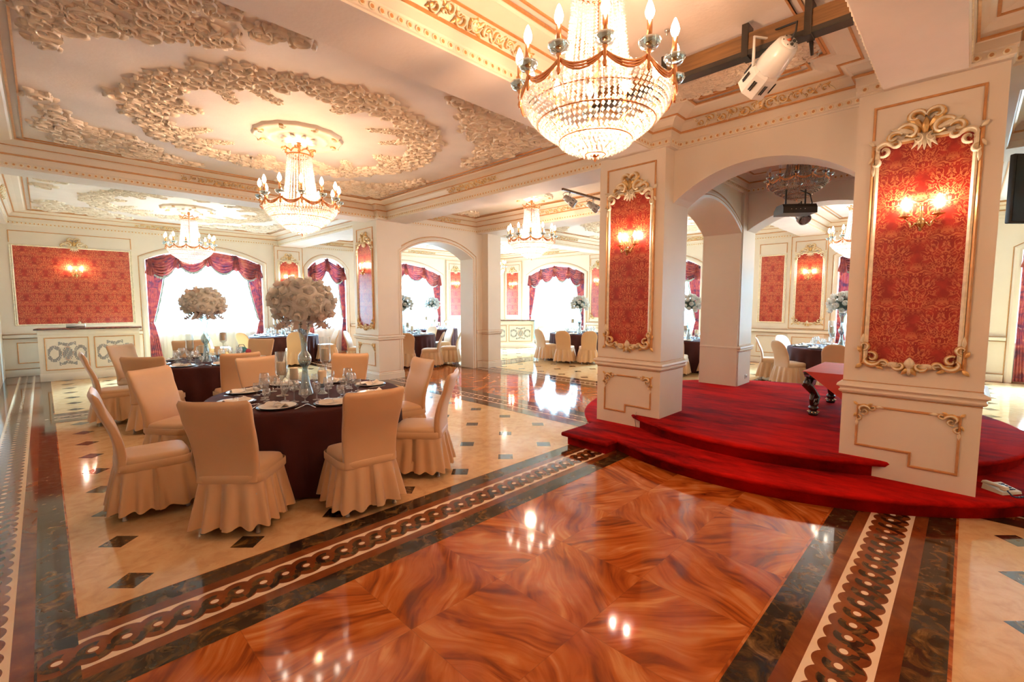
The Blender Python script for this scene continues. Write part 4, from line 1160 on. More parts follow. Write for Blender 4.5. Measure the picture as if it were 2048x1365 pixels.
for ch in pv.children:
    if ch.name.startswith('bead'):
        ch.data = ch.data.copy(); ch.data.materials[0] = MATS['crystal_unlit']
    for g in ch.children:
        if g.name.startswith('bulb'):
            g.data = g.data.copy(); g.data.materials[0] = MATS['bulb_frosted']
# the hall goes on behind the camera; unseen chandelier added to light foreground
for (x, y, p) in ((2.37, -2.75, 1.0),):
    chandelier('A', 'unseen crystal chandelier added behind the viewer to light the foreground', loc=(x, y, ZC - 0.03), power=p)

# ------------------------------------------------------------------ PLATFORM
def platform():
    t = thing('stepped_platform', 'round two-step platform covered in red carpet under the pavilion', 'platform', (6.76, 1.64, 0))
    def disc(R_, z0, z1, cx, nose):
        m = MB(); seg = 96; prof = [(R_ - nose, z0), (R_ - nose, z1 - 0.055), (R_ - 0.012, z1 - 0.050), (R_ + 0.004, z1 - 0.02), (R_ - 0.006, z1 - 0.004), (R_ - 0.03, z1)]
        m.lathe(prof, 'red_carpet', seg, (cx, 0, 0)); return m
    lo = disc(2.58, 0.0, 0.15, -0.02, 0.06)
    lo.box(4.25 - 6.76, 5.3 - 6.76, 2.75 - 1.64, 3.27 - 1.64, 0.0, 0.12, 'red_carpet'); lo.box(4.19 - 6.76, 5.3 - 6.76, 2.69 - 1.64, 3.33 - 1.64, 0.098, 0.1495, 'red_carpet', 0.02)
    lo.obj('lower_step', t)
    disc(2.18, 0.15, 0.30, 0.04, 0.06).obj('upper_step', t)
platform()

# ------------------------------------------------------------------ CHAIRS
def rrect(hx, hy, p=4.0, n=32):
    out = []
    for k in range(n):
        a = 2 * PI * k / n; c, s = math.cos(a), math.sin(a)
        out.append((hx * math.copysign(abs(c) ** (2 / p), c), hy * math.copysign(abs(s) ** (2 / p), s)))
    return out
def make_chair(kind):
    t = thing('covered_chair' if kind == 'square' else 'round_back_chair', '', 'chair')
    H = 0.985 if kind == 'square' else 0.915
    fab = 'chair_fabric'
    # seat cushion cover
    m = MB(); rows = [(0.225, 0.222, 0.375), (0.228, 0.226, 0.40), (0.226, 0.224, 0.445), (0.215, 0.215, 0.466), (0.17, 0.17, 0.476), (0.0, 0.0, 0.480)]
    vs_ = []
    for hx, hy, z in rows:
        for (x, y) in rrect(max(hx, 0.001), max(hy, 0.001), 5.0, 40): vs_.append((x + 0.01, y, z))
    m.add(vs_, [(i * 40 + k, i * 40 + (k + 1) % 40, (i + 1) * 40 + (k + 1) % 40, (i + 1) * 40 + k) for i in range(len(rows) - 1) for k in range(40)], fab, True); m.obj('seat_cover', t)
    # back
    m = MB(); N = 36; R_ = 22; vs_ = []
    for i in range(R_ + 1):
        v = i / R_; z = 0.385 + (H - 0.385) * v
        lean = -0.205 + 0.02 * math.sin(PI * min(1, v * 1.4)) - 0.125 * v ** 1.7
        if kind == 'square':
            hw = 0.212 + 0.036 * v ** 1.3; th = 0.036 - 0.010 * v
            if v > 0.93: q = (v - 0.93) / 0.07; hw -= 0.022 * q * q; th *= math.sqrt(max(0.02, 1 - q * q))
            ztip = 0.0
        else:
            hw = 0.205 + 0.018 * v; th = 0.026 - 0.006 * v
            if v > 0.62: q = (v - 0.62) / 0.38; hw *= math.sqrt(max(0.004, 1 - (q ** 2.4) * 0.90)) ; th *= math.sqrt(max(0.04, 1 - q ** 6))
        for (a, b) in rrect(th, hw, 5.0 if kind == 'square' else 3.2, N):
            zz = z + (0.012 * (abs(b) / hw) ** 2 if (kind == 'square' and v > 0.8) else 0)
            vs_.append((lean + a - 0.020 * (1 - (b / 0.25) ** 2) * v * (-1 if kind == 'square' else -1) * -1, b, zz))
    fs = [(i * N + k, i * N + (k + 1) % N, (i + 1) * N + (k + 1) % N, (i + 1) * N + k) for i in range(R_) for k in range(N)]
    fs.append([R_ * N + k for k in range(N)])
    m.add(vs_, fs, fab, True); m.obj('back_cover', t)
    if kind == 'square':
        b_ = MB(); pr_ = []
        for z, o in ((0.372, 0.004), (0.380, 0.010), (0.43, 0.010), (0.437, 0.004)):
            pr_.append([(x * (1 + o / 0.24) + 0.003, y * (1 + o / 0.22), z) for (x, y) in rrect(0.236, 0.232, 5.5, 40)])
        V = [p for r_ in pr_ for p in r_]
        b_.add(V, [(i * 40 + k, i * 40 + (k + 1) % 40, (i + 1) * 40 + (k + 1) % 40, (i + 1) * 40 + k) for i in range(3) for k in range(40)], fab, True); b_.obj('waist_band', t)
    # flounced skirt
    m = MB(); N = 216; rows = 11; vs_ = []; nf = 16
    fine = rrect(0.240, 0.236, 4.6, 1440); acc = [0.0]
    for k in range(1440): p_, q_ = fine[k], fine[(k + 1) % 1440]; acc.append(acc[-1] + math.hypot(p_[0] - q_[0], p_[1] - q_[1]))
    base = []; j_ = 0
    for k in range(N):
        while acc[j_ + 1] < acc[-1] * k / N: j_ += 1
        base.append(fine[j_])
    for i in range(rows + 1):
        v = i / rows; z = 0.385 - (0.385 - 0.068) * v
        for k, (x, y) in enumerate(base):
            a = 2 * PI * k / N; w = math.sin(nf * a + 0.9 * math.sin(3 * a)); g = 1 + 0.23 * v ** 1.05 + (0.088 + 0.02 * math.sin(2 * a + 1)) * w * v ** 0.65
            hz = z + (-0.009 * w + 0.006 * math.sin(2 * a)) * v ** 3
            vs_.append((x * g, y * g, hz))
    m.add(vs_, [(i * N + k, i * N + (k + 1) % N, (i + 1) * N + (k + 1) % N, (i + 1) * N + k) for i in range(rows) for k in range(N)], fab, True); m.obj('skirt', t)
    for sx in (-1, 1):
        for sy in (-1, 1):
            l = MB(); l.lathe([(0.016, 0.0), (0.018, 0.012), (0.014, 0.014), (0.014, 0.30)], 'brushed_metal', 10, (sx * 0.195 + (-0.01 if sx < 0 else 0.0), sy * 0.195, 0)); l.obj('leg', t)
    return t
SQ = Once(make_chair('square')); RD = Once(make_chair('round'))
def square_chair(x, y, deg, label): return SQ.put((x, y, 0), R(deg), label, 'square backed covered chairs round the two nearest tables')
def round_chair(x, y, deg, label): return RD.put((x, y, 0), R(deg), label, 'round backed covered chairs at the farther tables')
square_chair(1.00, 3.84, 46.6, 'nearest beige covered chair, back to the viewer, left of centre at the front table')
square_chair(1.78, 3.52, 85, 'beige covered chair at the front right of the front table, back turned to the viewer')
square_chair(0.56, 4.66, -2, 'beige covered chair seen in profile on the left side of the front table')
square_chair(0.93, 5.66, -52, 'beige covered chair behind the profile chair, its curved inner back facing the front table')
square_chair(2.57, 3.80, 132, 'beige covered chair at the right end of the front table, seen from the side')
square_chair(2.86, 4.66, 176, 'beige covered chair right of the front table with its inner back facing left')
square_chair(2.60, 5.56, 225, 'beige covered chair behind the front table, in front of the panelled column')
square_chair(1.86, 5.92, -84, 'beige covered chair behind the front table, left of the tall vase')
square_chair(1.83, 7.23, 90, 'beige covered chair of the second table, back turned, just behind the front table')
square_chair(1.01, 7.53, 57, 'beige covered chair at the near left of the second table, back turned to the viewer')
square_chair(0.66, 8.42, 0, 'pale covered chair in profile at the far left of the second table')
square_chair(1.06, 9.42, -48, 'pale covered chair in front of the left counter, facing the second table')
square_chair(1.80, 9.62, -90, 'covered chair behind the second table, below the far left window')
square_chair(2.62, 9.22, 222, 'covered chair at the far right of the second table')
rch = [
 (3.80, 13.30, 25, 'round backed chair left of the table under the far left windows'),
 (4.66, 12.70, 75, 'round backed chair with its back to the viewer at the far left window table'),
 (5.75, 13.25, 175, 'grey shaded round backed chair right of the far left window table'),
 (5.95, 11.75, -45, 'pale round backed chair in profile just left of the archway column'),
 (3.30, 14.30, -20, 'grey shaded round backed chair before the far left window, behind the candle'),
 (6.50, 10.25, 60, 'round backed chair at the left edge of the archway opening'),
 (7.12, 10.00, 135, 'round backed chair in the middle of the archway opening, seat to the left'),
 (7.85, 10.15, 135, 'pale round backed chair in profile at the right edge of the archway'),
 (8.60, 12.35, 195, 'grey shaded round backed chair beyond the archway table'),
 (8.62, 11.55, 172, 'round backed chair right of the archway table, partly behind another'),
 (10.35, 8.78, -12, 'pale round backed chair in profile left of the far centre table'),
 (10.22, 7.98, 22, 'round backed chair turned away at the near left of the far centre table'),
 (10.50, 7.42, 44, 'round backed chair turned away at the near side of the far centre table'),
 (11.55, 9.72, -92, 'grey shaded round backed chair beyond the far centre table, before the sheer'),
 (10.22, 4.74, 12, 'round backed chair left of the table seen through the pavilion side arch'),
 (10.78, 4.10, 52, 'round backed chair half hidden by the back pier, at the side arch table'),
 (11.12, 2.98, -75, 'pale narrow-looking round backed chair left of the right-hand table'),
 (10.56, 2.50, -38, 'round backed chair nearest the carpet at the right-hand table'),
 (11.95, 2.82, -120, 'round backed chair beyond the right-hand table'),
 (10.32, 1.70, 6, 'round backed chair behind the small red-covered table')]
for c in rch: round_chair(*c)

# ------------------------------------------------------------------ DINING TABLES
def make_table():
    t = thing('banquet_table', '', 'table')
    m = MB(); m.lathe([(0.0, 0.715), (0.87, 0.715), (0.87, 0.742), (0.0, 0.742)], 'stained_wood', 40, cap=False); m.obj('tabletop', t)
    for k in range(4):
        a = PI / 4 + k * PI / 2; l = MB(); l.tube([(0.55 * math.cos(a), 0.55 * math.sin(a), 0.72), (0.62 * math.cos(a), 0.62 * math.sin(a), 0.0)], 0.018, 'black_metal', 8); l.obj('leg', t)
    return t
def make_cloth():
    m = MB(); N = 240; rng = random.Random(9); prof = [(0.0, 0.752), (0.5, 0.752), (0.86, 0.752), (0.884, 0.750), (0.895, 0.742), (0.899, 0.72)]
    vs_ = []; rows = []
    for r_, z in prof: rows.append((r_, z, 0.0))
    for i in range(12):
        v = (i + 1) / 12; rows.append((0.899 + 0.018 * v, 0.72 - 0.70 * v, v))
    for r_, z, v in rows:
        for k in range(N):
            a = 2 * PI * k / N; w = math.sin(26 * a + 0.9 * math.sin(5 * a)) * 0.026 * v ** 0.8 + math.sin(11 * a + 1) * 0.012 * v
            q = r_ + w; vs_.append((q * math.cos(a), q * math.sin(a), z))
    n = len(rows); m.add(vs_, [(i * N + k, i * N + (k + 1) % N, (i + 1) * N + (k + 1) % N, (i + 1) * N + k) for i in range(n - 1) for k in range(N)], 'table_cloth', True)
    o = m.obj('tablecloth'); tag(o, '', 'tablecloth'); return o
TB = Once(make_table()); TC = Once(make_cloth())

def glass_mesh(prof, seg, name):
    m = MB(); m.lathe(prof, 'clear_glass', seg, cap=False); return m
def make_glass(kind, seg):
    if kind == 'wine': p = [(0.040, 0.0), (0.038, 0.003), (0.007, 0.008), (0.005, 0.02), (0.005, 0.085), (0.013, 0.096), (0.037, 0.118), (0.047, 0.148), (0.045, 0.176), (0.038, 0.202), (0.036, 0.204)]
    elif kind == 'small': p = [(0.030, 0.0), (0.028, 0.003), (0.006, 0.008), (0.005, 0.03), (0.012, 0.038), (0.030, 0.055), (0.036, 0.078), (0.033, 0.105), (0.027, 0.122), (0.026, 0.123)]
    else: p = [(0.036, 0.0), (0.034, 0.003), (0.007, 0.008), (0.005, 0.06), (0.011, 0.07), (0.030, 0.088), (0.038, 0.12), (0.040, 0.160), (0.040, 0.162)]
    m = MB(); m.lathe(p, 'clear_glass', seg, cap=False)
    nm = {'wine': 'wine_glass', 'small': 'brandy_glass', 'water': 'water_glass'}[kind]
    o = m.obj(nm); tag(o, '', 'glass'); return o
G = {(k, s): Once(make_glass(k, s)) for k in ('wine', 'small', 'water') for s in (20,)}

def make_plate():
    t = thing('place_setting_plate', '', 'plate')
    m = MB(); m.lathe([(0.0, 0.0), (0.12, 0.0), (0.165, 0.008), (0.166, 0.011), (0.12, 0.005), (0.0, 0.005)], 'charger_dark', 32, cap=False); m.obj('charger', t, label='dark rimmed charger')
    m = MB(); m.lathe([(0.0, 0.006), (0.09, 0.007), (0.150, 0.016), (0.153, 0.019), (0.145, 0.019), (0.09, 0.012), (0.0, 0.012)], 'porcelain', 32, cap=False); m.obj('dinner_plate', t, label='white dinner plate')
    return t
def make_napkin():
    m = MB(); n = 10; k = 9; vs_ = []
    for i in range(n + 1):
        u = i / n - 0.5
        for j in range(k):
            g = PI * j / (k - 1); wd = 0.055 * (0.55 + 1.1 * abs(u) * 1.1) * (1.0 if u < 0 else 0.85)
            hh = (0.026 + 0.010 * math.sin(9 * u + j)) * (0.8 + 0.4 * abs(u))
            vs_.append((u * 0.25, wd * math.cos(g) + 0.012 * math.sin(7 * u + j * 0.8), hh * math.sin(g) + 0.003 * math.sin(5 * j + 3 * u)))
    m.add(vs_, [(i * k + j, i * k + j + 1, (i + 1) * k + j + 1, (i + 1) * k + j) for i in range(n) for j in range(k - 1)], 'napkin_fabric', True)
    m.tube([(0.0, -0.034, 0.0), (0.0, -0.025, 0.024), (0.0, 0.0, 0.034), (0.0, 0.025, 0.024), (0.0, 0.034, 0.0)], 0.004, 'silver', 5)
    o = m.obj('folded_napkin'); tag(o, '', 'napkin'); return o
def make_cut(kind):
    m = MB()
    if kind == 'knife':
        m.tube([(0, -0.11, 0.004), (0, -0.02, 0.004)], 0.005, 'silver', 6, flat=0.6); m.box(-0.008, 0.006, -0.02, 0.11, 0.002, 0.004, 'silver')
    else:
        m.tube([(0, -0.10, 0.003), (0, 0.04, 0.008)], [0.006] + [0.003], 'silver', 6, flat=0.6); m.box(-0.011, 0.011, 0.035, 0.06, 0.006, 0.009, 'silver')
        for k in range(4): m.box(-0.011 + k * 0.0062, -0.0075 + k * 0.0062, 0.06, 0.10, 0.006, 0.008, 'silver')
    o = m.obj('table_' + kind); tag(o, '', 'cutlery'); return o
PL = Once(make_plate()); NP = Once(make_napkin()); KN = Once(make_cut('knife')); FK = Once(make_cut('fork'))
def make_holder(kind):
    m = MB()
    if kind == 'tall': p = [(0.054, 0.0), (0.052, 0.004), (0.009, 0.014), (0.008, 0.145), (0.014, 0.16), (0.046, 0.195), (0.055, 0.23), (0.056, 0.33), (0.050, 0.43)]
    elif kind == 'hurricane': p = [(0.058, 0.0), (0.056, 0.004), (0.012, 0.016), (0.010, 0.25), (0.02, 0.27), (0.050, 0.292), (0.053, 0.31), (0.055, 0.55)]
    else: p = [(0.048, 0.0), (0.046, 0.004), (0.024, 0.02), (0.012, 0.07), (0.024, 0.092), (0.050, 0.100), (0.050, 0.106)]
    m.lathe(p, 'thick_glass' if kind == 'low' else 'clear_glass', 20, cap=False)
    o = m.obj('candle_holder'); tag(o, '', 'candle holder'); return o
def make_candle():
    t = thing('pillar_candle', '', 'candle')
    m = MB(); m.lathe([(0.0, 0.0), (0.041, 0.0), (0.042, 0.003), (0.042, 0.118), (0.038, 0.126), (0.028, 0.120), (0.0, 0.116)], 'candle_wax', 20, cap=False); m.obj('wax', t)
    w = MB(); w.tube([(0, 0, 0.116), (0.001, 0, 0.132)], 0.0012, 'black_rubber', 5); w.obj('wick', t); return t
HD = {k: Once(make_holder(k)) for k in ('tall', 'hurricane', 'low')}; CD = Once(make_candle())
def make_vase():
    m = MB()
    p = [(0.075, 0.0), (0.074, 0.01), (0.045, 0.10), (0.030, 0.20), (0.024, 0.27), (0.036, 0.285), (0.058, 0.32), (0.064, 0.355), (0.056, 0.39), (0.034, 0.42), (0.026, 0.44), (0.030, 0.52), (0.042, 0.60), (0.070, 0.68), (0.085, 0.70)]
    m.lathe(p, 'thick_glass', 28, cap=False); m.lathe([(0.05, 0.02), (0.02, 0.22), (0.0, 0.26)], 'clear_glass', 16, cap=False)
    o = m.obj('trumpet_vase'); tag(o, '', 'vase'); return o
VS = Once(make_vase())
def blossom_verts(mb, c, nrm, s, mat, rng, layers=3):
    """ruffled rose/hydrangea head: rings of cupped petals"""
    n = Vector(nrm).normalized(); u = n.orthogonal().normalized(); w = n.cross(u); c = Vector(c)
    mb.ball(tuple(c + n * s * 0.20), s * 0.52, mat, 1)
    for L in range(layers):
        k = 5 + L; rr = s * (0.36 + 0.27 * L); ti = 0.95 - 0.27 * L; off = rng.random() * 6
        for j in range(k):
            a = off + 2 * PI * j / k; d = u * math.cos(a) + w * math.sin(a); sd = -u * math.sin(a) + w * math.cos(a)
            pw = s * (0.34 + 0.08 * L); pl = s * 0.55; vs_ = []
            for q in range(4):
                v = q / 3; cc = c + d * (rr * 0.45 + rr * 0.55 * math.sin(v * 1.5)) + n * (s * (0.10 + ti * v + 0.07 * math.sin(9 * v + j)) * (1 - 0.22 * v * L))
                ww = pw * (0.5 + 0.5 * math.sin(PI * (0.2 + 0.65 * v)))
                cup = d * (-0.12 * s)
                vs_ += [cc - sd * ww, cc + cup * -1 * 0.6, cc + sd * ww]
            mb.add([tuple(p) for p in vs_], [(q * 3 + i, q * 3 + i + 1, (q + 1) * 3 + i + 1, (q + 1) * 3 + i) for q in range(3) for i in range(2)], mat, True)
def make_flowers(detail, mat):
    t = thing('flower_arrangement', '', 'flowers')
    rng = random.Random(21); N = 46 if detail else 36
    RX, RZ = (0.245, 0.19) if detail else (0.22, 0.19)
    if detail:
        # a few flower head meshes reused for the single blossoms
        protos = []
        for k in range(5):
            b = MB(); blossom_verts(b, (0, 0, 0), (0, 0, 1), 0.066 + 0.007 * (k % 3), mat if k != 4 else 'petal_blush', random.Random(k), 4); protos.append(b)
        meshes = []
        idx = 0
    spots = []
    for k in range(N):
        f = (k + 0.5) / N; z = 1 - 1.62 * f; a = k * 2.39996; r_ = math.sqrt(max(0, 1 - z * z))
        spots.append(((RX * r_ * math.cos(a), RX * r_ * math.sin(a), RZ * z + 0.02 * math.sin(k * 3)), (r_ * math.cos(a), r_ * math.sin(a), z * 1.1)))
    if detail:
        firsts = {}
        for k, (p, n) in enumerate(spots):
            q = k % 5
            if q not in firsts: o = protos[q].obj('blossom', t); firsts[q] = o
            else: o = firsts[q].copy(); COL.objects.link(o); o.parent = t
            o.location = p; o.rotation_euler = Vector(n).to_track_quat('Z', 'Y').to_euler()
    else:
        b = MB()
        for p, n in spots: blossom_verts(b, p, n, 0.078, mat, rng, 2)
        b.obj('blossoms', t)
    l = MB(); l.ball((0, 0, 0), 1.0, 'leaf_dark', 2, (RX * 0.72, RX * 0.72, RZ * 0.72))
    for k in range(40):
        a = rng.random() * 2 * PI; z = rng.uniform(-0.6, 0.9); r_ = math.sqrt(1 - z * z); d = Vector((r_ * math.cos(a) * RX, r_ * math.sin(a) * RX, z * RZ)); nn = d.normalized()
        sd = nn.orthogonal().normalized() * 0.022; e = d * 1.12
        l.add([tuple(d * 0.85 - sd), tuple(e), tuple(d * 0.85 + sd)], [(0, 1, 2)], 'leaf_dark')
    l.obj('foliage', t)
    if detail:
        for k in range(8):
            s = MB(); pm = MB(); a = k * 0.785 + 0.3; x0_, y0_ = 0.13 * math.cos(a), 0.13 * math.sin(a)
            pts = [(x0_ * (1 + 0.22 * j), y0_ * (1 + 0.22 * j), -0.12 - 0.040 * j + 0.003 * j * j) for j in range(5)]
            s.tube(pts, 0.003, 'branch', 5)
            for j in (1, 2, 3, 4):
                for sg in (-1, 1):
                    q = Vector(pts[j]); sd = Vector((-math.sin(a), math.cos(a), 0)) * sg
                    b = q + sd * 0.035 + Vector((0, 0, 0.010)); e = q + sd * 0.070 + Vector((0, 0, -0.018)); up = Vector((0.024 * math.cos(a), 0.024 * math.sin(a), 0.024))
                    pm.add([tuple(q), tuple(b + up), tuple(e), tuple(b - up)], [(0, 1, 2, 3)], 'petal_blush', True)
            so = s.obj('sprig', t); pm.obj('sprig_leaves', so)
    return t
FL1 = Once(make_flowers(True, 'petal_cream')); FL2 = Once(make_flowers(False, 'petal_white'))

TABLES = [  # x, y, name used in labels, seats (deg), near?
 (1.84, 4.69, 'front table', [226, 266, 181, 133, 309, 358, 43, 90], True),
 (1.80, 8.45, 'second table', [273, 228, 180, 130, 90, 40, 0, 320], True),
 (4.84, 13.95, 'left window table', None, False),
 (7.45, 11.80, 'archway table', None, False),
 (9.85, 13.75, 'farthest table', None, False),
 (11.50, 8.45, 'centre window table', None, False),
 (11.47, 5.05, 'side arch table', None, False),
 (11.37, 1.85, 'right-hand table', None, False)]
ZT = 0.753
dirs = ['east', 'north']
def seatname(i, near, deg):
    # words relative to the viewer standing at the origin looking along +45deg
    d = (deg - 45) % 360
    w = ['far side', 'far left', 'left side', 'near left', 'near side', 'near right', 'right side', 'far right'][int(((d + 22.5) % 360) // 45)]
    return w
for ti, (tx, ty, tn, seats, near) in enumerate(TABLES):
    TB.put((tx, ty, 0), 0.3 * ti, 'round banquet table hidden under its dark cloth, the ' + tn, 'round banquet tables')
    TC.put((tx, ty, 0), 0.8 * ti, 'dark maroon floor-length cloth on the ' + tn, 'dark maroon tablecloths')
    if seats is None: seats = [22 + 45 * k for k in range(8)]
    gfar = tn
    used_names = {}
    for si, deg in enumerate(seats):
        a = R(deg); ca, sa = math.cos(a), math.sin(a)
        w = seatname(si, near, deg); used_names[w] = used_names.get(w, 0) + 1
        if used_names[w] > 1: w = w + ', aisle seat,'
        at_ = ' on the %s of the %s' % (w, tn)
        px, py = tx + 0.66 * ca, ty + 0.66 * sa
        PL.put((px, py, ZT), a, 'white plate on a dark charger' + at_, 'plates on the ' + tn)
        NP.put((px, py, ZT + 0.012), a + 0.9 + 0.5 * math.sin(si * 2.1), 'folded cream napkin lying on the plate' + at_, 'napkins on the ' + tn)
        def loc(r_, off): b = a + off; return (tx + r_ * math.cos(b), ty + r_ * math.sin(b), ZT)
        if near:
            KN.put(loc(0.67, 0.30), a + PI / 2 + PI - 0.1, 'silver knife right of the plate' + at_, 'knives on the ' + tn)
            FK.put(loc(0.67, -0.29), a + PI / 2 + 0.1, 'silver fork beside the plate' + at_, 'forks on the ' + tn)
        G[('wine', 20)].put(loc(0.43, 0.10), 0, 'large round-bowled wine glass before the plate' + at_, 'wine glasses on the ' + tn)
        G[('small', 20)].put(loc(0.47, 0.32), 0, 'short brandy glass before the plate' + at_, 'short glasses on the ' + tn)
        if near or si % 2: G[('water', 20)].put(loc(0.40, -0.14), 0, 'straight-sided stemmed water glass before the plate' + at_, 'water glasses on the ' + tn)
    VS.put((tx - 0.05, ty - 0.05, ZT), 0, 'tall clear glass trumpet vase with a ball in its stem on the ' + tn, 'glass trumpet vases')
    if near: FL1.put((tx - 0.05, ty - 0.05, ZT + 0.90), 0.6 * ti, 'large dome of cream roses and hydrangeas with blush sprigs over the ' + tn, 'cream flower domes')
    else: FL2.put((tx - 0.05, ty - 0.05, ZT + 0.88), 0.6 * ti, 'ball of white flowers on a tall vase over the ' + tn, 'white flower balls')
    if near:
        cs = [('tall', -0.24, 0.04, 0.205, 'left'), ('hurricane', 0.22, 0.10, 0.305, 'right'), ('low', -0.04, 0.27, 0.106, 'behind'), ('low', 0.08, -0.14, 0.106, 'in front of')]
    else: cs = [('hurricane', -0.20, 0.10, 0.305, 'left'), ('low', 0.16, -0.16, 0.106, 'in front of'), ('tall', 0.20, 0.14, 0.205, 'right')]
    for kd, dx, dy, hz, pos in cs:
        pw = {'left': 'left of', 'right': 'right of'}.get(pos, pos)
        HD[kd].put((tx + dx, ty + dy, ZT), 0, '%s glass candle holder %s the vase on the %s' % ({'tall': 'stemmed', 'hurricane': 'tall cylindrical', 'low': 'low footed'}[kd], pw, tn), 'glass candle holders')
        CD.put((tx + dx, ty + dy, ZT + hz), 0, 'ivory pillar candle %s the vase on the %s' % (pw, tn), 'ivory pillar candles')
# bag on the second table's far chair
b = thing('handbag', 'small teal and maroon bag lying on the far side of the second table', 'bag', (2.42, 9.05, 0.76))
m = MB(); m.ball((0, 0, 0.07), 0.075, 'teal_fabric', 2, (1.3, 0.7, 0.9)); m.obj('pouch', b)
m = MB(); m.ball((0.09, -0.03, 0.05), 0.05, 'maroon_fabric', 2, (1.0, 0.7, 0.9)); m.obj('flap', b)
m = MB(); m.tube([(-0.06, 0, 0.10), (-0.04, 0, 0.17), (0.03, 0, 0.17), (0.07, 0, 0.09)], 0.006, 'navy_plastic', 6); m.obj('handle', b)

# ------------------------------------------------------------------ COUNTERS
def counter(label, loc, rotz, w, dpt, h, front_tiles=True):
    t = thing('reception_counter', label, 'counter', loc, rotz)
    m = MB(); m.box(-w / 2, w / 2, 0, dpt, 0, h - 0.03, 'wall_paint')
    m.box(-w / 2 - 0.01, w / 2 + 0.01, -0.02, dpt, 0, 0.16, 'wall_paint', 0.006); m.box(-w / 2 - 0.005, w / 2 + 0.005, -0.012, dpt, h - 0.14, h - 0.03, 'wall_paint', 0.006)
    m.obj('body', t)
    m = MB(); m.box(-w / 2 - 0.05, w / 2 + 0.05, -0.06, dpt, h - 0.03, h, 'counter_top_marble', 0.006); m.obj('countertop', t, label='dark marble top')
    pw = (w - 0.30) / 2
    for sg in (-1, 1):
        c = sg * (pw / 2 + 0.05); p = MB()
        line_frame(p, rect(c - pw / 2, c + pw / 2, 0.24, h - 0.20), -0.004); zc = (h + 0.04) / 2; hw = pw * 0.42; hh = (h - 0.44) * 0.36
        s = 0.0165
        nx = int(hw / s) + 1; nz = int(hh / s) + 3
        for i in range(-nx, nx + 1):
            for j in range(-nz, nz + 1):
                u = i * s / hw; v = j * s / hh; r_ = math.hypot(u * 1.0, v); a = math.atan2(v, u)
                lob = 0.80 + 0.16 * math.cos(4 * a + PI) * 0 + 0.14 * math.cos(6 * a)
                cart = abs(math.hypot(u, v * 0.95) - (0.84 + 0.12 * math.cos(6 * a))) < 0.13
                side = abs(math.hypot((abs(u) - 0.72) / 0.42, v / 0.75) - 0.75) < 0.20
                mid = (math.hypot(u / 0.30, v / 0.62) < 1) 
                arm = abs(v) < 0.08 and 0.3 < abs(u) < 0.48
                if ((cart and abs(u) < 0.5) or side or mid or arm) and ((i * 7 + j * 13) % 11 > 0):
                    x, z = c + i * s, zc + j * s; e = s * 0.36
                    mt = 'tile_rust' if (mid and (abs(i) % 3 == 2 or abs(v) > 0.5) and math.hypot(u / 0.2, v / 0.5) > 0.8) else 'tile_ink'
                    p.add([(x - e, -0.003, z - e), (x + e, -0.003, z - e), (x + e, -0.003, z + e), (x - e, -0.003, z + e)], [(0, 1, 2, 3)], mt)
        p.obj('mosaic_panel', t, label='panel with dark mosaic scrollwork')
    return t
counter('cream counter with dark marble top below the wide red panel at far left', (0.72, 13.72, 0), R(-6.0), 1.66, 0.55, 1.12)
counter('cream counter with mosaic panel in the far corner left of the centre window', (12.15, 12.20, 0), R(-43), 2.0, 0.55, 1.04)
t = thing('rolled_mat', 'grey rolled mat lying on the far left counter', 'roll', (0.50, 13.95, 1.12), 0)
m = MB(); m.lathe([(0.035, -0.16), (0.04, -0.155), (0.04, 0.15), (0.035, 0.155)], 'grey_metal', 16, (0, 0, 0.042), axis='x'); m.obj('roll', t)
m = MB(); m.lathe([(0.043, 0.13), (0.043, 0.15)], 'white_plastic', 16, (0, 0, 0.042), axis='x'); m.obj('end_band', t)
m = MB(); pts = []
for i in range(15):
    for j in range(9):
        u = i / 14; v = j / 8
        if u < 0.5: p = (u * 0.9, v * 0.34, 0.985 + 0.03 * math.sin(8 * u + 3 * v) ** 2)
        else: p = (0.45 + 0.03 * math.sin(9 * v), v * 0.34 + 0.03 * math.sin(u * 9), 0.985 - (u - 0.5) * 1.35)
        pts.append(p)
m.add(pts, [(i * 9 + j, i * 9 + j + 1, (i + 1) * 9 + j + 1, (i + 1) * 9 + j) for i in range(14) for j in range(8)], 'teal_fabric', True)
o = m.obj('draped_cloth', None, (12.50, 11.80, 0.012), R(-43)); tag(o, 'blue-green cloth hanging over the right end of the far corner counter', 'cloth')

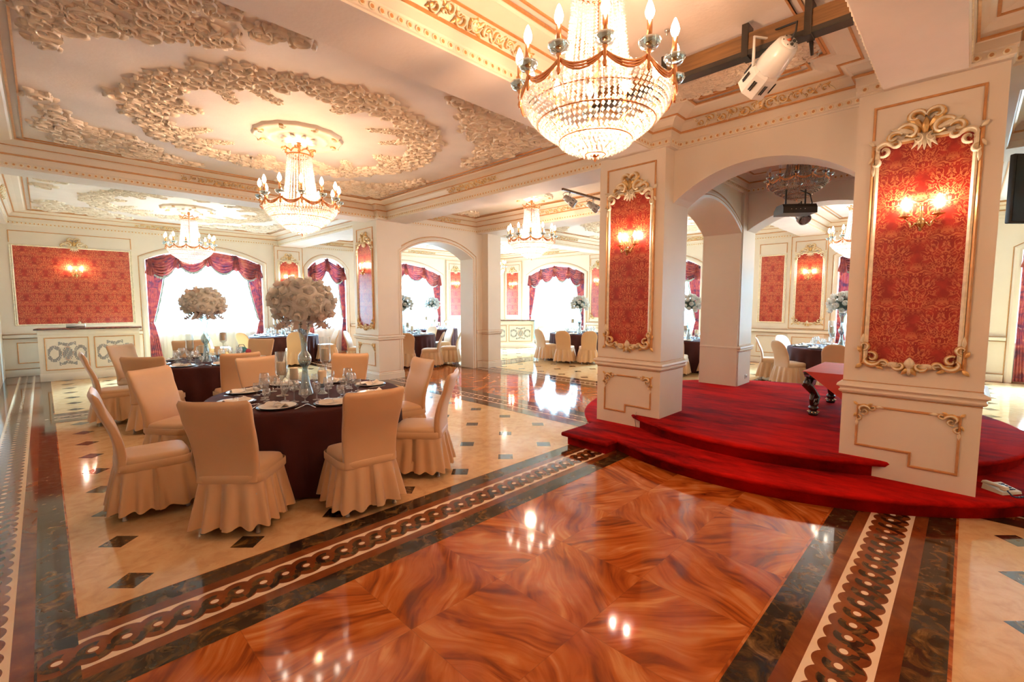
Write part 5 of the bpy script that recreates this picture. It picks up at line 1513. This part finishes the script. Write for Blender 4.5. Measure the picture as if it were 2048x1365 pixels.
# ------------------------------------------------------------------ RED TABLE on the platform
t = thing('carved_side_table', 'dark carved wooden table with scroll legs on the red platform', 'table', (6.98, 0.95, 0.30), 0)
m = MB(); m.box(-0.60, 0.60, -0.42, 0.42, 0.50, 0.535, 'dark_walnut', 0.012); m.box(-0.55, 0.55, -0.37, 0.37, 0.44, 0.50, 'dark_walnut', 0.01); m.obj('tabletop', t)
for sx in (-1, 1):
    for sy in (-1, 1):
        l = MB(); cx_, cy_ = sx * 0.46, sy * 0.30
        pts = [(cx_ + sx * 0.10, cy_ + sy * 0.06, 0.46), (cx_ + sx * 0.13, cy_ + sy * 0.08, 0.38), (cx_ + sx * 0.05, cy_ + sy * 0.03, 0.29), (cx_ - sx * 0.03, cy_, 0.22), (cx_ + sx * 0.01, cy_, 0.15), (cx_ + sx * 0.06, cy_ + sy * 0.02, 0.12)]
        l.tube(pts, [0.045, 0.055, 0.042, 0.036, 0.032, 0.04], 'dark_walnut', 10)
        l.tube([(cx_ + sx * (0.05 + 0.07 * math.cos(g)), cy_ + sy * 0.03, 0.20 + 0.07 * math.sin(g)) for g in [R(30 * k) for k in range(12)]], 0.022, 'dark_walnut', 8, closed=True)
        l.lathe([(0.045, 0.0), (0.055, 0.02), (0.05, 0.04), (0.035, 0.06), (0.05, 0.08), (0.055, 0.10), (0.03, 0.13)], 'dark_walnut', 14, (cx_ + sx * 0.04, cy_ + sy * 0.02, 0))
        for k in range(10): l.ball((cx_ + sx * 0.04 + 0.055 * math.cos(k * 0.628), cy_ + sy * 0.02 + 0.055 * math.sin(k * 0.628), 0.045), 0.011, 'antique_brass', 1)
        l.ball((cx_ + sx * 0.14, cy_ + sy * 0.08, 0.40), 0.045, 'dark_walnut', 2, (1, 0.8, 1.2))
        l.obj('carved_leg', t)
m = MB()   # square cloth laid diagonally so a corner hangs over each side
z = 0.540
m.add([(-0.60, 0.1, z), (-0.60, -0.1, z), (-0.60, 0, z), (-0.5, 0.425, z), (0.5, 0.425, z), (0.60, 0.0, z), (0.5, -0.425, z), (-0.5, -0.425, z)], [(1, 7, 6, 5, 4, 3, 0, 2)], 'red_cloth')
def hang(a, b, tip, bulge):
    n = 8; vs_ = []
    for i in range(n + 1):
        for j in range(n + 1 - i):
            u = j / n; v = i / n; p = Vector(a) * (1 - u - v) + Vector(b) * u + Vector(tip) * v
            p = p + Vector(bulge) * math.sin(PI * min(1, v * 1.0)) * 0.15 * math.sin(6 * u)
            vs_.append(tuple(p))
    idx = {}; c = 0
    for i in range(n + 1):
        for j in range(n + 1 - i): idx[(i, j)] = c; c += 1
    fs = []
    for i in range(n):
        for j in range(n - i):
            fs.append((idx[(i, j)], idx[(i, j + 1)], idx[(i + 1, j)]))
            if j < n - i - 1: fs.append((idx[(i, j + 1)], idx[(i + 1, j + 1)], idx[(i + 1, j)]))
    m.add(vs_, fs, 'red_cloth', True)
hang((-0.61, 0.40, z), (-0.61, -0.43, z), (-0.625, -0.02, 0.22), (-0.03, 0, 0))
hang((0.61, 0.43, z), (0.61, -0.43, z), (0.625, 0.0, 0.22), (0.03, 0, 0))
hang((-0.61, -0.43, z), (0.61, -0.43, z), (0.0, -0.445, 0.20), (0, -0.03, 0))
hang((-0.61, 0.43, z), (0.61, 0.43, z), (0.0, 0.445, 0.20), (0, 0.03, 0))
m.box(-0.61, 0.61, -0.43, 0.43, 0.5355, 0.5405, 'red_cloth')
o = m.obj('red_tablecloth', None, (6.98, 0.95, 0.30)); tag(o, 'red cloth on the carved table, one corner hanging over its end', 'cloth')

# ------------------------------------------------------------------ TELEPHONE
t = thing('telephone', 'ivory desk telephone on the carpeted step right of the wide column', 'telephone', (5.31, -0.27, 0.152), R(-38)); t.scale = (0.82, 0.82, 0.82)
m = MB()
vs_ = [(-0.11, -0.09, 0), (0.11, -0.09, 0), (0.11, 0.09, 0), (-0.11, 0.09, 0), (-0.105, -0.085, 0.025), (0.105, -0.085, 0.025), (0.105, 0.085, 0.055), (-0.105, 0.085, 0.055)]
m.add(vs_, [(3, 2, 1, 0), (4, 5, 6, 7), (0, 1, 5, 4), (1, 2, 6, 5), (2, 3, 7, 6), (3, 0, 4, 7)], 'ivory_plastic'); m.obj('base', t)
m = MB(); m.box(-0.105, -0.050, -0.10, 0.10, 0.056, 0.082, 'ivory_plastic', 0.012); m.box(-0.105, -0.050, -0.105, -0.05, 0.040, 0.07, 'ivory_plastic', 0.012); m.box(-0.105, -0.050, 0.05, 0.105, 0.052, 0.07, 'ivory_plastic', 0.012); m.obj('handset', t)
for i in range(3):
    for j in range(4):
        k = MB(); x = 0.0 + i * 0.030; y = -0.055 + j * 0.030; zz = 0.0305 + 0.030 * (y + 0.085) / 0.17
        k.box(x - 0.010, x + 0.010, y - 0.010, y + 0.010, zz - 0.002, zz + 0.007, 'navy_plastic', 0.002); k.obj('key', t)
m = MB(); m.tube([(-0.08, -0.10, 0.05), (-0.10, -0.16, 0.02)] + [(-0.08 + 0.010 * k + 0.008 * math.cos(k * 1.7), -0.17 + 0.0004 * k + 0.008 * math.sin(k * 1.7), 0.013) for k in range(26)], 0.007, 'navy_plastic', 6); m.obj('coiled_cord', t)

# socket on the back pier, cable at platform column foot
t = thing('wall_socket', 'small white double socket low on the back pier', 'socket', (8.28, 2.62, 0.42), 0)
m = MB(); m.box(-0.045, 0.045, -0.012, 0, -0.035, 0.035, 'white_plastic', 0.003); m.obj('plate', t)
for sg in (-1, 1): m = MB(); m.lathe([(0.012, -0.002), (0.012, 0.0)], 'black_rubber', 10, (sg * 0.02, -0.0125, 0), axis='y'); m.obj('outlet', t)
m = MB(); m.tube([(4.997, 2.80, 0.335), (4.985, 2.80, 0.33), (4.98, 2.815, 0.27), (4.985, 2.81, 0.21), (4.97, 2.79, 0.16)], 0.004, 'brushed_metal', 6)
o = m.obj('loose_cable'); tag(o, 'thin grey cable coming out of the platform column near the carpet', 'cable')

# ------------------------------------------------------------------ lighting beam and spotlight near the ceiling
t = thing('lighting_beam', 'long dark stained beam with metal straps below the near ceiling', 'beam', (3.78, 1.66, 3.50))
m = MB(); m.box(-0.045, 0.045, -1.02, 1.05, -0.02, 0.12, 'stained_wood'); m.obj('timber', t, label='brown timber')
m = MB(); m.box(-0.05, 0.05, -1.02, 1.05, -0.035, -0.02, 'black_metal'); m.box(-0.052, -0.046, -1.02, 1.05, -0.03, 0.0, 'black_metal'); m.obj('metal_channel', t, label='black metal channel')
for y in (-0.78, -0.38, 0.25):
    m = MB(); m.box(-0.056, 0.056, y - 0.022, y + 0.022, -0.045, 0.19, 'black_metal'); 
    if y == -0.78: m.tube([(0.05, y, -0.03), (0.10, y + 0.0, -0.12)], [0.014, 0.01], 'black_metal', 6)
    m.obj('strap', t)
t = thing('stage_spotlight', 'white stage spotlight hanging from the dark beam near the ceiling', 'spotlight', (3.75, 1.10, 3.40), 0)
q = Vector((0.50, 0.72, -0.36)).normalized()
def spot_body(t, q, s=1.0, mats=('white_plastic', 'black_rubber'), grille=False, c0=(0, 0, -0.05)):
    u = q.orthogonal().normalized(); w = q.cross(u); c0 = Vector(c0)
    def ring(prof, seg, mat, m, four=False):
        vs_ = []
        for r_, z in prof:
            for k in range(seg):
                a = 2 * PI * (k + 0.5) / seg; vs_.append(tuple(c0 + q * z * s + (u * math.cos(a) + w * math.sin(a)) * r_ * s))
        n = len(prof); m.add(vs_, [(i * seg + k, i * seg + (k + 1) % seg, (i + 1) * seg + (k + 1) % seg, (i + 1) * seg + k) for i in range(n - 1) for k in range(seg)] + [list(range(seg))[::-1], [(n - 1) * seg + k for k in range(seg)]], mat, seg > 8)
    m = MB(); ring([(0.05, -0.14), (0.062, -0.13), (0.072, -0.08), (0.08, -0.02), (0.082, 0.02), (0.075, 0.05)], 22, mats[0], m); m.obj('lamp_housing', t)
    m = MB(); ring([(0.085, 0.02), (0.092, 0.04), (0.098, 0.17), (0.090, 0.17), (0.080, 0.05)], 8 if not grille else 18, mats[0], m)
    for k in range(8):
        a = 2 * PI * (k) / 8 + 0.12
        for e in (-0.06, 0.06):
            p = c0 + q * 0.10 * s + (u * math.cos(a + e) + w * math.sin(a + e)) * 0.094 * s
            m.tube([tuple(p - q * 0.03 * s), tuple(p + q * 0.03 * s)], 0.004 * s, mats[1], 5)
    m.obj('front_barrel', t)
    m = MB(); ring([(0.046, -0.150), (0.050, -0.1405)], 20, 'white_plastic', m)
    for k in range(6): a = k * PI / 3; p = c0 - q * 0.151 * s + (u * math.cos(a) + w * math.sin(a)) * 0.04 * s; m.ball(tuple(p), 0.004 * s, 'black_rubber', 1)
    for sg in (-1, 1): p = c0 - q * 0.151 * s + u * 0.018 * s * sg + w * 0.018 * s; m.ball(tuple(p), 0.011 * s, 'black_rubber', 1)
    p = c0 - q * 0.151 * s - w * 0.008 * s; m.ball(tuple(p), 0.013 * s, 'orange_display', 1, (1.2, 1.2, 0.7))
    m.obj('rear_panel', t, label='round rear panel with red display and two sockets')
    if grille:
        m = MB(); ring([(0.082, 0.168), (0.07, 0.172), (0.0, 0.174)], 18, 'black_metal', m)
        for i in range(-4, 5):
            for j in range(-4, 5):
                x = (i + 0.5 * (j % 2)) * 0.017; y = j * 0.015
                if math.hypot(x, y) < 0.07: p = c0 + q * 0.175 * s + u * x * s + w * y * s; m.ball(tuple(p), 0.0068 * s, 'silver', 1)
        m.obj('lens_grille', t, label='dark honeycomb lens')
    # yoke
    m = MB(); pv_ = c0 + q * 0.02 * s; hz = Vector((q.y, -q.x, 0)).normalized() * 0.105 * s; up = Vector((0, 0, 0.16 * s))
    m.tube([tuple(pv_ + hz), tuple(pv_ + hz + up), tuple(pv_ - hz + up), tuple(pv_ - hz)], 0.009 * s, mats[0], 6)
    m.tube([tuple(pv_ + up), tuple(pv_ + up + Vector((0, 0, 0.06 * s)))], 0.010 * s, 'black_metal', 6); m.obj('yoke', t)
    m = MB(); b0 = c0 - q * 0.15 * s
    m.tube([tuple(b0), tuple(b0 - q * 0.04 * s + Vector((0, 0, 0.02))), tuple(b0 + Vector((0, -0.03, 0.09)) * s), tuple(pv_ + up * 1.25)], 0.006 * s, 'black_rubber', 6); m.obj('power_cable', t)
spot_body(t, q, 1.22)
t = thing('light_bar', 'thin dark bar carrying two small spotlights behind the platform column', 'bar', (5.76, 4.20, 3.27))
m = MB(); m.box(-0.48, 0.75, -0.015, 0.015, -0.015, 0.015, 'stained_wood'); m.obj('rail', t)
for x in (0.65,): m = MB(); m.tube([(x, 0, 0), (x, 0, 0.45)], 0.006, 'black_metal', 6); m.obj('hanger', t)
for x, lb in ((5.44, 'small silver spotlight with dark honeycomb lens, left one on the thin bar'), (6.02, 'small silver spotlight half hidden by the platform column, right one on the thin bar')):
    t = thing('small_spotlight', lb, 'spotlight', (x, 4.20, 3.14), 0, 'small silver spotlights on the thin bar')
    spot_body(t, Vector((0.35, -0.65, -0.55)).normalized(), 0.62, ('grey_metal', 'black_rubber'), True, (0, 0, 0))
t = thing('ceiling_projector', 'flat dark effect projector hanging under the unlit chandelier', 'projector', (6.45, 1.56, 2.72), R(-52))
m = MB(); vs_ = []
for x in (-0.19, 0.19):
    for (y, z_) in ((-0.13, 0.0), (0.13, 0.0), (0.13, 0.06), (0.06, 0.11), (-0.10, 0.11), (-0.13, 0.07)): vs_.append((x, y, z_))
m.add(vs_, [(0, 1, 2, 3, 4, 5), (11, 10, 9, 8, 7, 6)] + [(i, (i + 1) % 6, 6 + (i + 1) % 6, 6 + i) for i in range(6)], 'black_metal'); m.obj('housing', t)
m = MB()
for k in range(4): m.ball((-0.10 + k * 0.05, -0.135, 0.045), 0.008, 'silver', 1)
m.obj('control_panel', t)
for x in (-0.11, 0.11): m = MB(); m.tube([(x, 0, 0.10), (x, 0, 0.30)], 0.010, 'black_metal', 6); m.obj('hanging_rod', t)
m = MB(); m.tube([(0.15, 0.02, 0.08), (0.20, 0.02, 0.14), (0.16, 0, 0.24), (0.05, 0, 0.29)], 0.007, 'black_rubber', 6); m.obj('power_cable', t)
t = thing('pavilion_spotlight', 'small silver spotlight with honeycomb lens just behind the dark projector', 'spotlight', (6.95, 1.62, 2.80), 0)
spot_body(t, Vector((-0.45, -0.45, -0.55)).normalized(), 0.8, ('grey_metal', 'black_rubber'), True, (0, 0, 0))
t = thing('hanging_television', 'black flat television hanging at the right edge beyond the wide column', 'television', (7.22, -0.63, 2.79), R(-45))
m = MB(); m.box(-0.55, 0.55, 0.0, 0.05, -0.34, 0.34, 'black_metal', 0.01); m.obj('casing', t)
m = MB(); m.box(-0.53, 0.53, -0.004, 0.0, -0.32, 0.32, 'screen_black'); m.obj('screen', t)
m = MB(); m.tube([(0, 0.03, 0.3), (0, 0.03, 1.0)], 0.02, 'black_metal', 8); m.obj('ceiling_pole', t)
# hook and paper scrap on the ceiling
m = MB(); m.lathe([(0.0, 0.0), (0.02, 0.0), (0.018, -0.012), (0.008, -0.016), (0.006, -0.04), (0.0, -0.042)], 'silver', 10, (3.45, 1.75, ZC)); o = m.obj('ceiling_hook'); tag(o, 'small metal hook on the plain ceiling right of the nearest chandelier', 'hook')
